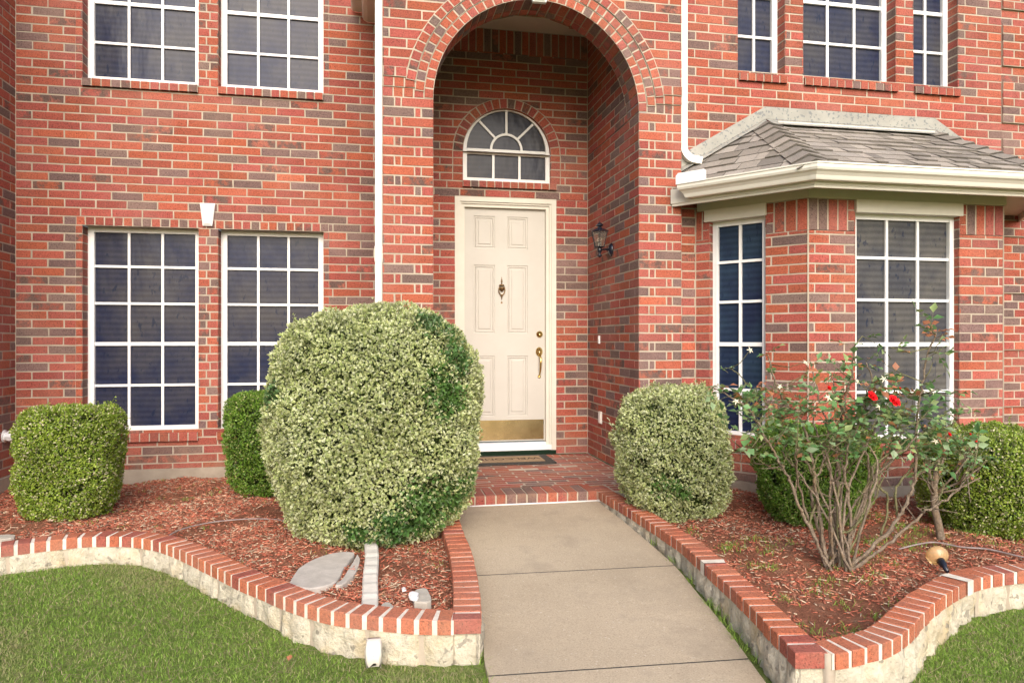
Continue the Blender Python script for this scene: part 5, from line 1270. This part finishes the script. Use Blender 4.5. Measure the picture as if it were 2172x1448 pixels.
# ------------------------------------------------------------ small things
# wall lantern on the porch's right wall
lx, ly, lz = AX1, 6.258, 2.0
t = thing('wall_lantern', (lx, ly, lz), 'black coach lantern with smoked glass panes on the porch side wall', 'lantern')
m = MB().add(lathe([(.052, 0), (.052, .008), (.044, .018), (.03, .03), (.014, .034)], (lx, ly, lz), (-1, 0, 0), 20, sc=(1, 1.2)))
m.add(tube([(lx-.03, ly, lz), (lx-.06, ly, lz+.004), (lx-.085, ly, lz+.0), (lx-.112, ly, lz)], [.013, .009, .008, .014], 10)); shift(m.build('bracket', M['black']), t)
cx_ = lx-.115
m = MB().add(lathe([(.004, -.075), (.014, -.068), (.024, -.056), (.024, -.05), (.012, -.045), (.012, -.03), (.02, -.02), (.022, .004), (.018, .012), (.026, .018), (.05, .024)], (cx_, ly, lz), (0, 0, 1), 16)); shift(m.build('cup', M['black']), t)
hb, ht, rb_, rt_ = .022, .165, .046, .082
hexp = lambda r, z: [np.array((cx_+r*math.cos(math.pi/3*k+.26), ly+r*math.sin(math.pi/3*k+.26), lz+z)) for k in range(6)]
m = MB(); Bp, Tp = hexp(rb_, hb), hexp(rt_, ht)
for k in range(6): m.add(tube([Bp[k], Tp[k]], .0042, 5)); m.add(tube([Tp[k], Tp[(k+1) % 6]], .0045, 5)); m.add(tube([Bp[k], Bp[(k+1) % 6]], .004, 5))
shift(m.build('cage', M['black'], smooth=False), t)
for k in range(6):
    q = [Bp[k], Bp[(k+1) % 6], Tp[(k+1) % 6], Tp[k]]; c_ = sum(q)/4; o_ = np.array((cx_, ly, c_[2])); nn = (c_-o_); nn /= np.linalg.norm(nn)
    m = MB(); m.v = [p for p in q]+[p-nn*.002 for p in q]; m.f = [(0, 1, 2, 3), (7, 6, 5, 4), (0, 4, 5, 1), (1, 5, 6, 2), (2, 6, 7, 3), (3, 7, 4, 0)]
    shift(m.build('glass_pane', M['lantern_glass'], smooth=False), t)
m = MB().add(lathe([(.088, ht), (.084, ht+.006), (.05, ht+.024), (.024, ht+.032), (.018, ht+.042), (.022, ht+.048), (.036, ht+.056), (.036, ht+.062), (.02, ht+.076), (.006, ht+.084), (.004, ht+.094), (.001, ht+.10)], (cx_, ly, lz), (0, 0, 1), 6)); shift(m.build('cap', M['black'], smooth=False), t)
m = MB().add(lathe([(.013, .026), (.013, .062)], (cx_, ly, lz), (0, 0, 1), 10)); shift(m.build('candle_tube', M['white']), t)
m = MB().add(lathe([(.009, .062), (.016, .078), (.019, .095), (.015, .112), (.006, .128), (.001, .138)], (cx_, ly, lz), (0, 0, 1), 12)); shift(m.build('bulb', M['bulb']), t)
# door bell, outlet, hose outlet
def wallbox(name, label, cat, x, y, z, w, h, d, mat, parts):
    t = thing(name, (x, y, z), label, cat); f = Fr((x, y, z), (0, -1, 0), (-1, 0, 0)); B = BB(); B.box(f, -w/2, w/2, -h/2, h/2, 0, d*.7, 0); B.box(f, -w/2+.003, w/2-.003, -h/2+.003, h/2-.003, d*.7, d, 0)
    shift(B.build('cover_plate', mat), t)
    for nm, (a, b, c, e), mm in parts:
        B = BB(); B.box(f, a, b, c, e, d, d+.003, 0); shift(B.build(nm, mm), t)
    return t
wallbox('doorbell', 'small white doorbell button on the porch side wall', 'doorbell', AX1-.0005, 6.61, 1.17, .032, .078, .014, M['white'], [('button', (-.007, .007, -.012, .012), M['cream'])])
wallbox('outlet_cover', 'pale grey outlet cover low on the porch side wall', 'outlet', AX1-.0005, 6.566, .417, .072, .115, .018, M['gutter'], [('socket_cover', (-.026, -.002, -.045, .045), M['pvc']), ('socket_cover', (.002, .026, -.045, .045), M['pvc'])])
t = thing('pipe_cap', (-3.097, 6.687, .352), 'white octagonal pipe cap on the brick wall at far left', 'pipe cap')
m = MB().add(lathe([(.034, 0), (.034, .03), (.046, .032), (.046, .07), (.03, .085), (0, .088)], (-3.097, 6.687, .352), (1, 0, 0), 8)); shift(m.build('cap', M['white'], smooth=False), t)
m = MB().add(lathe([(.055, .001), (.055, .006), (.03, .008)], (-3.097, 6.687, .352), (1, 0, 0), 16)); shift(m.build('flange', M['pvc']), t)
# doormat, lettering read from the door
t = thing('doormat', (1.24, 6.68, .006), 'dark edged coir doormat reading WELCOME in front of the door', 'doormat')
B = BB(); fm = Fr((0, 0, .006), (1, 0, 0), (0, 0, 1), (0, 1, 0))
B.box(fm, .83, 1.665, 6.46, 6.925, .0, .012, 0); shift(B.build('border', M['mat_rubber']), t)
B = BB(); B.box(fm, .925, 1.575, 6.545, 6.845, .012, .0165, 0); shift(B.build('coir_panel', M['mat_coir']), t)
tc = bpy.data.curves.new('lettering', 'FONT'); tc.body = 'WELCOME'; tc.size = .125; tc.align_x = 'CENTER'; tc.align_y = 'CENTER'; tc.extrude = .0006
to = bpy.data.objects.new('lettering_source', tc); COL.objects.link(to); bpy.context.view_layer.update()
me = bpy.data.meshes.new_from_object(to.evaluated_get(bpy.context.evaluated_depsgraph_get())); bpy.data.objects.remove(to)
me.transform(Matrix.Translation((1.25, 6.70, .0235)) @ Matrix.Rotation(math.pi, 4, 'Z')); me.materials.clear(); me.materials.append(M['ink'])
lo = bpy.data.objects.new('lettering', me); COL.objects.link(lo); shift(lo, t)
# drain pipe from the downspout through the planter wall
t = thing('drain_pipe', (-.03, 3.6, -.06), 'flattened white drain pipe running from under the huge shrub to the planter wall', 'drain pipe')
m = MB(); nP = 40
for k in range(1):
    pth = [(-.03+.004*math.sin(i*.4), 4.95-1.83*i/nP, -.025+.003*math.sin(i*2.2)-.0*i) for i in range(nP+1)]
    m.add(rectube([p for p in pth], .085, .05) if False else (lambda L: (L[0], L[1]))(tube(pth, .044, 4)))
o = m.build('pipe', M['pipe'], smooth=False)
for vv in o.data.vertices: pass
# square the tube: rotate section 45 degrees by rebuilding as a box sweep
me = o.data; bpy.data.objects.remove(o); bpy.data.meshes.remove(me)
v = []; f = []
for i, (x, y, z) in enumerate(pth):
    rib = .0006 if i % 2 else 0
    for a, b in ((-.037, -.05), (.037, -.05), (.037, .004), (.030, .012), (-.030, .012), (-.037, .004)): v.append((x+a*(1+rib*6)+.004*math.sin(i*.31), y, z+b+rib))
nn = 6
for i in range(nP):
    for k in range(nn): j = (k+1) % nn; f.append((i*nn+k, i*nn+j, (i+1)*nn+j, (i+1)*nn+k))
f.append(tuple(range(nn))); f.append(tuple(nP*nn+k for k in range(nn-1, -1, -1)))
shift(npmesh('pipe', v, f, M['pipe']), t)
v = []; f = []; ro = 16; rings = [(2.985, -.066, .026, .010), (2.952, -.070, .030, .022), (2.945, -.10, .034, .026), (2.943, -.14, .032, .026), (2.945, -.175, .028, .022)]
for i, (y, z, hw, hd) in enumerate(rings):     # a squashed spout bending down the stone face
    for k in range(ro):
        a = 2*math.pi*k/ro; v.append((-.012+hw*math.copysign(abs(math.cos(a))**.6, math.cos(a))+.002*math.sin(i*2+k*3), y+hd*math.copysign(abs(math.sin(a))**.6, math.sin(a)), z+(.045 if (i == 4 and math.sin(a) < 0) else 0)*(.6+.4*math.cos(k*2.1))))
for i in range(len(rings)-1):
    for k in range(ro): j = (k+1) % ro; f.append((i*ro+k, i*ro+j, (i+1)*ro+j, (i+1)*ro+k))
f.append(tuple(range(ro))[::-1])
shift(npmesh('outlet', v, f, M['pipe'], smooth=True), t)
v2 = [(-.012+.027*math.cos(2*math.pi*k/ro), 2.950+.020*math.sin(2*math.pi*k/ro), -.172+.025*(math.sin(2*math.pi*k/ro) < 0)) for k in range(ro)]
shift(npmesh('outlet_mouth', v2, [tuple(range(ro))], M['mat_rubber']), t)  # dark disc closing the mouth, its colour stands for shade inside the pipe
def slab_thing(name, label, cat, poly, z, th, mat, rough=.004):
    c = np.mean(poly, 0); t_ = thing(name, (c[0], c[1], z), label, cat)
    P = smooth_path([(*p, 0) for p in list(poly)+[poly[0]]], 3)[:-1]; n = len(P); v = []; f = []
    for (s, zz) in ((1, -th), (1.0, -.006), (.975, 0)):
        for p in P: v.append((c[0]+(p[0]-c[0])*s+random.uniform(-.002, .002), c[1]+(p[1]-c[1])*s, z+zz+random.uniform(-.001, .001)))
    for k in range(2):
        for i in range(n): j = (i+1) % n; f.append((k*n+i, k*n+j, (k+1)*n+j, (k+1)*n+i))
    f.append(tuple(2*n+i for i in range(n))); o = npmesh('stone', v, f, mat); bm = bmesh.new(); bm.from_mesh(o.data); bmesh.ops.recalc_face_normals(bm, faces=bm.faces[:]); bm.to_mesh(o.data); bm.free(); shift(o, t_); return t_
zs0 = -.032
slab_thing('stepping_stone', 'broken grey stepping stone lying in mulch left of the drain pipe', 'stepping stone', [(-.425, 3.66), (-.405, 3.86), (-.33, 4.03), (-.22, 4.12), (-.125, 4.10), (-.14, 3.98), (-.17, 3.83), (-.185, 3.70), (-.215, 3.60), (-.30, 3.545), (-.37, 3.575)], zs0, .035, M['slab'])
slab_thing('stone_fragment', 'crescent fragment broken off the grey stepping stone', 'stone fragment', [(-.105, 4.08), (-.09, 3.98), (-.10, 3.82), (-.12, 3.70), (-.165, 3.60), (-.20, 3.585), (-.17, 3.68), (-.15, 3.80), (-.125, 3.95)], zs0-.006, .03, M['slab'])
slab_thing('concrete_lump', 'small grey concrete lump behind the planter wall near the walkway corner', 'concrete lump', [(.17, 3.24), (.165, 3.33), (.19, 3.40), (.235, 3.40), (.245, 3.24)], -.02, .05, M['stonechip'])
slab_thing('concrete_lump', 'tiny concrete lump right beside the drain pipe end', 'concrete lump', [(.025, 3.20), (.02, 3.27), (.05, 3.30), (.08, 3.22)], -.035, .03, M['stonechip'])
slab_thing('white_chip', 'white painted chip leaning on the small concrete lump', 'chip', [(.155, 3.26), (.145, 3.31), (.165, 3.325), (.19, 3.30), (.18, 3.25)], -.002, .02, M['white'])
slab_thing('white_chip', 'tiny white chip lying alone in the mulch near the walkway', 'chip', [(.125, 3.49), (.12, 3.52), (.135, 3.535), (.142, 3.50)], -.05, .01, M['white'])
slab_thing('pale_rock', 'pale flat rock on the mulch at the far left behind the planter wall', 'rock', [(-2.32, 4.80), (-2.30, 4.86), (-2.2, 4.86), (-2.17, 4.80), (-2.22, 4.77)], -.03, .03, M['stonechip'])
# cords
t = tag(MB().add(tube(smooth_path([(-1.29, 4.72, -.06), (-1.24, 4.85, -.048), (-1.13, 4.99, -.05), (-1.0, 5.06, -.052), (-.79, 5.06, -.05), (-.55, 4.95, -.052), (-.3, 4.8, -.06)], 8), .0042, 7)).build('cord', M['cord']), 'thin grey cord lying across the mulch left of the huge shrub', 'cord')
tag(MB().add(tube(smooth_path([(3.05, 3.70, -.075), (3.20, 3.72, -.06), (3.294, 3.688, -.045), (3.369, 3.577, -.045), (3.477, 3.50, -.042), (3.56, 3.33, -.045), (3.75, 3.25, -.06)], 8), .005, 7)).build('cord', M['cord']), 'grey cord snaking through the mulch right of the amber garden light', 'cord')
# garden light knocked over
t = thing('garden_light', (3.0, 3.3, -.05), 'fallen amber glass garden light with black neck behind right planter wall', 'garden light')
ax = np.array((.30, .85, .35)); ax /= np.linalg.norm(ax); o0 = np.array((2.985, 3.30, -.03))
m = MB().add(lathe([(.010, -.07), (.012, -.03), (.018, -.02), (.019, .0), (.022, .018), (.015, .026)], o0, ax, 14)); shift(m.build('socket', M['black']), t)
m = MB().add(lathe([(.018, .022), (.028, .030), (.046, .040), (.056, .054), (.058, .068), (.050, .082), (.034, .091), (.015, .096), (.001, .097)], o0, ax, 20)); shift(m.build('glass_globe', M['amber']), t)
m = MB().add(tube([o0-ax*.085, o0-ax*.15+np.array((0, 0, -.01))], [.011, .009], 8)); shift(m.build('stake', M['black']), t)
# fallen leaves
def fallen(x, y, z, L, col, label):
    mm = mat_noise('dry_leaf', col, tuple(min(1, c*1.5) for c in col), 40, .8); a = random.uniform(0, 6.28)
    v, f, c = leaves(np.array([(x, y, z)]), np.array([(math.cos(a), math.sin(a), .25)]), np.array([(0, -.3, 1.)]), np.array([L]), np.array([.65]), np.array([col]), np.array([col])); f = f.astype(int)
    tag(npmesh('fallen_leaf', v, f, mm), label, 'leaf', 'fallen dry leaves')
fallen(-.36, 3.05, zlawn(3.0)+.035, .04, (.30, .12, .06), 'curled brown leaf on the lawn below the curved planter wall')
fallen(1.70, 2.62, -.05, .05, (.45, .20, .04), 'orange dry leaf in the inner corner of the right bed')
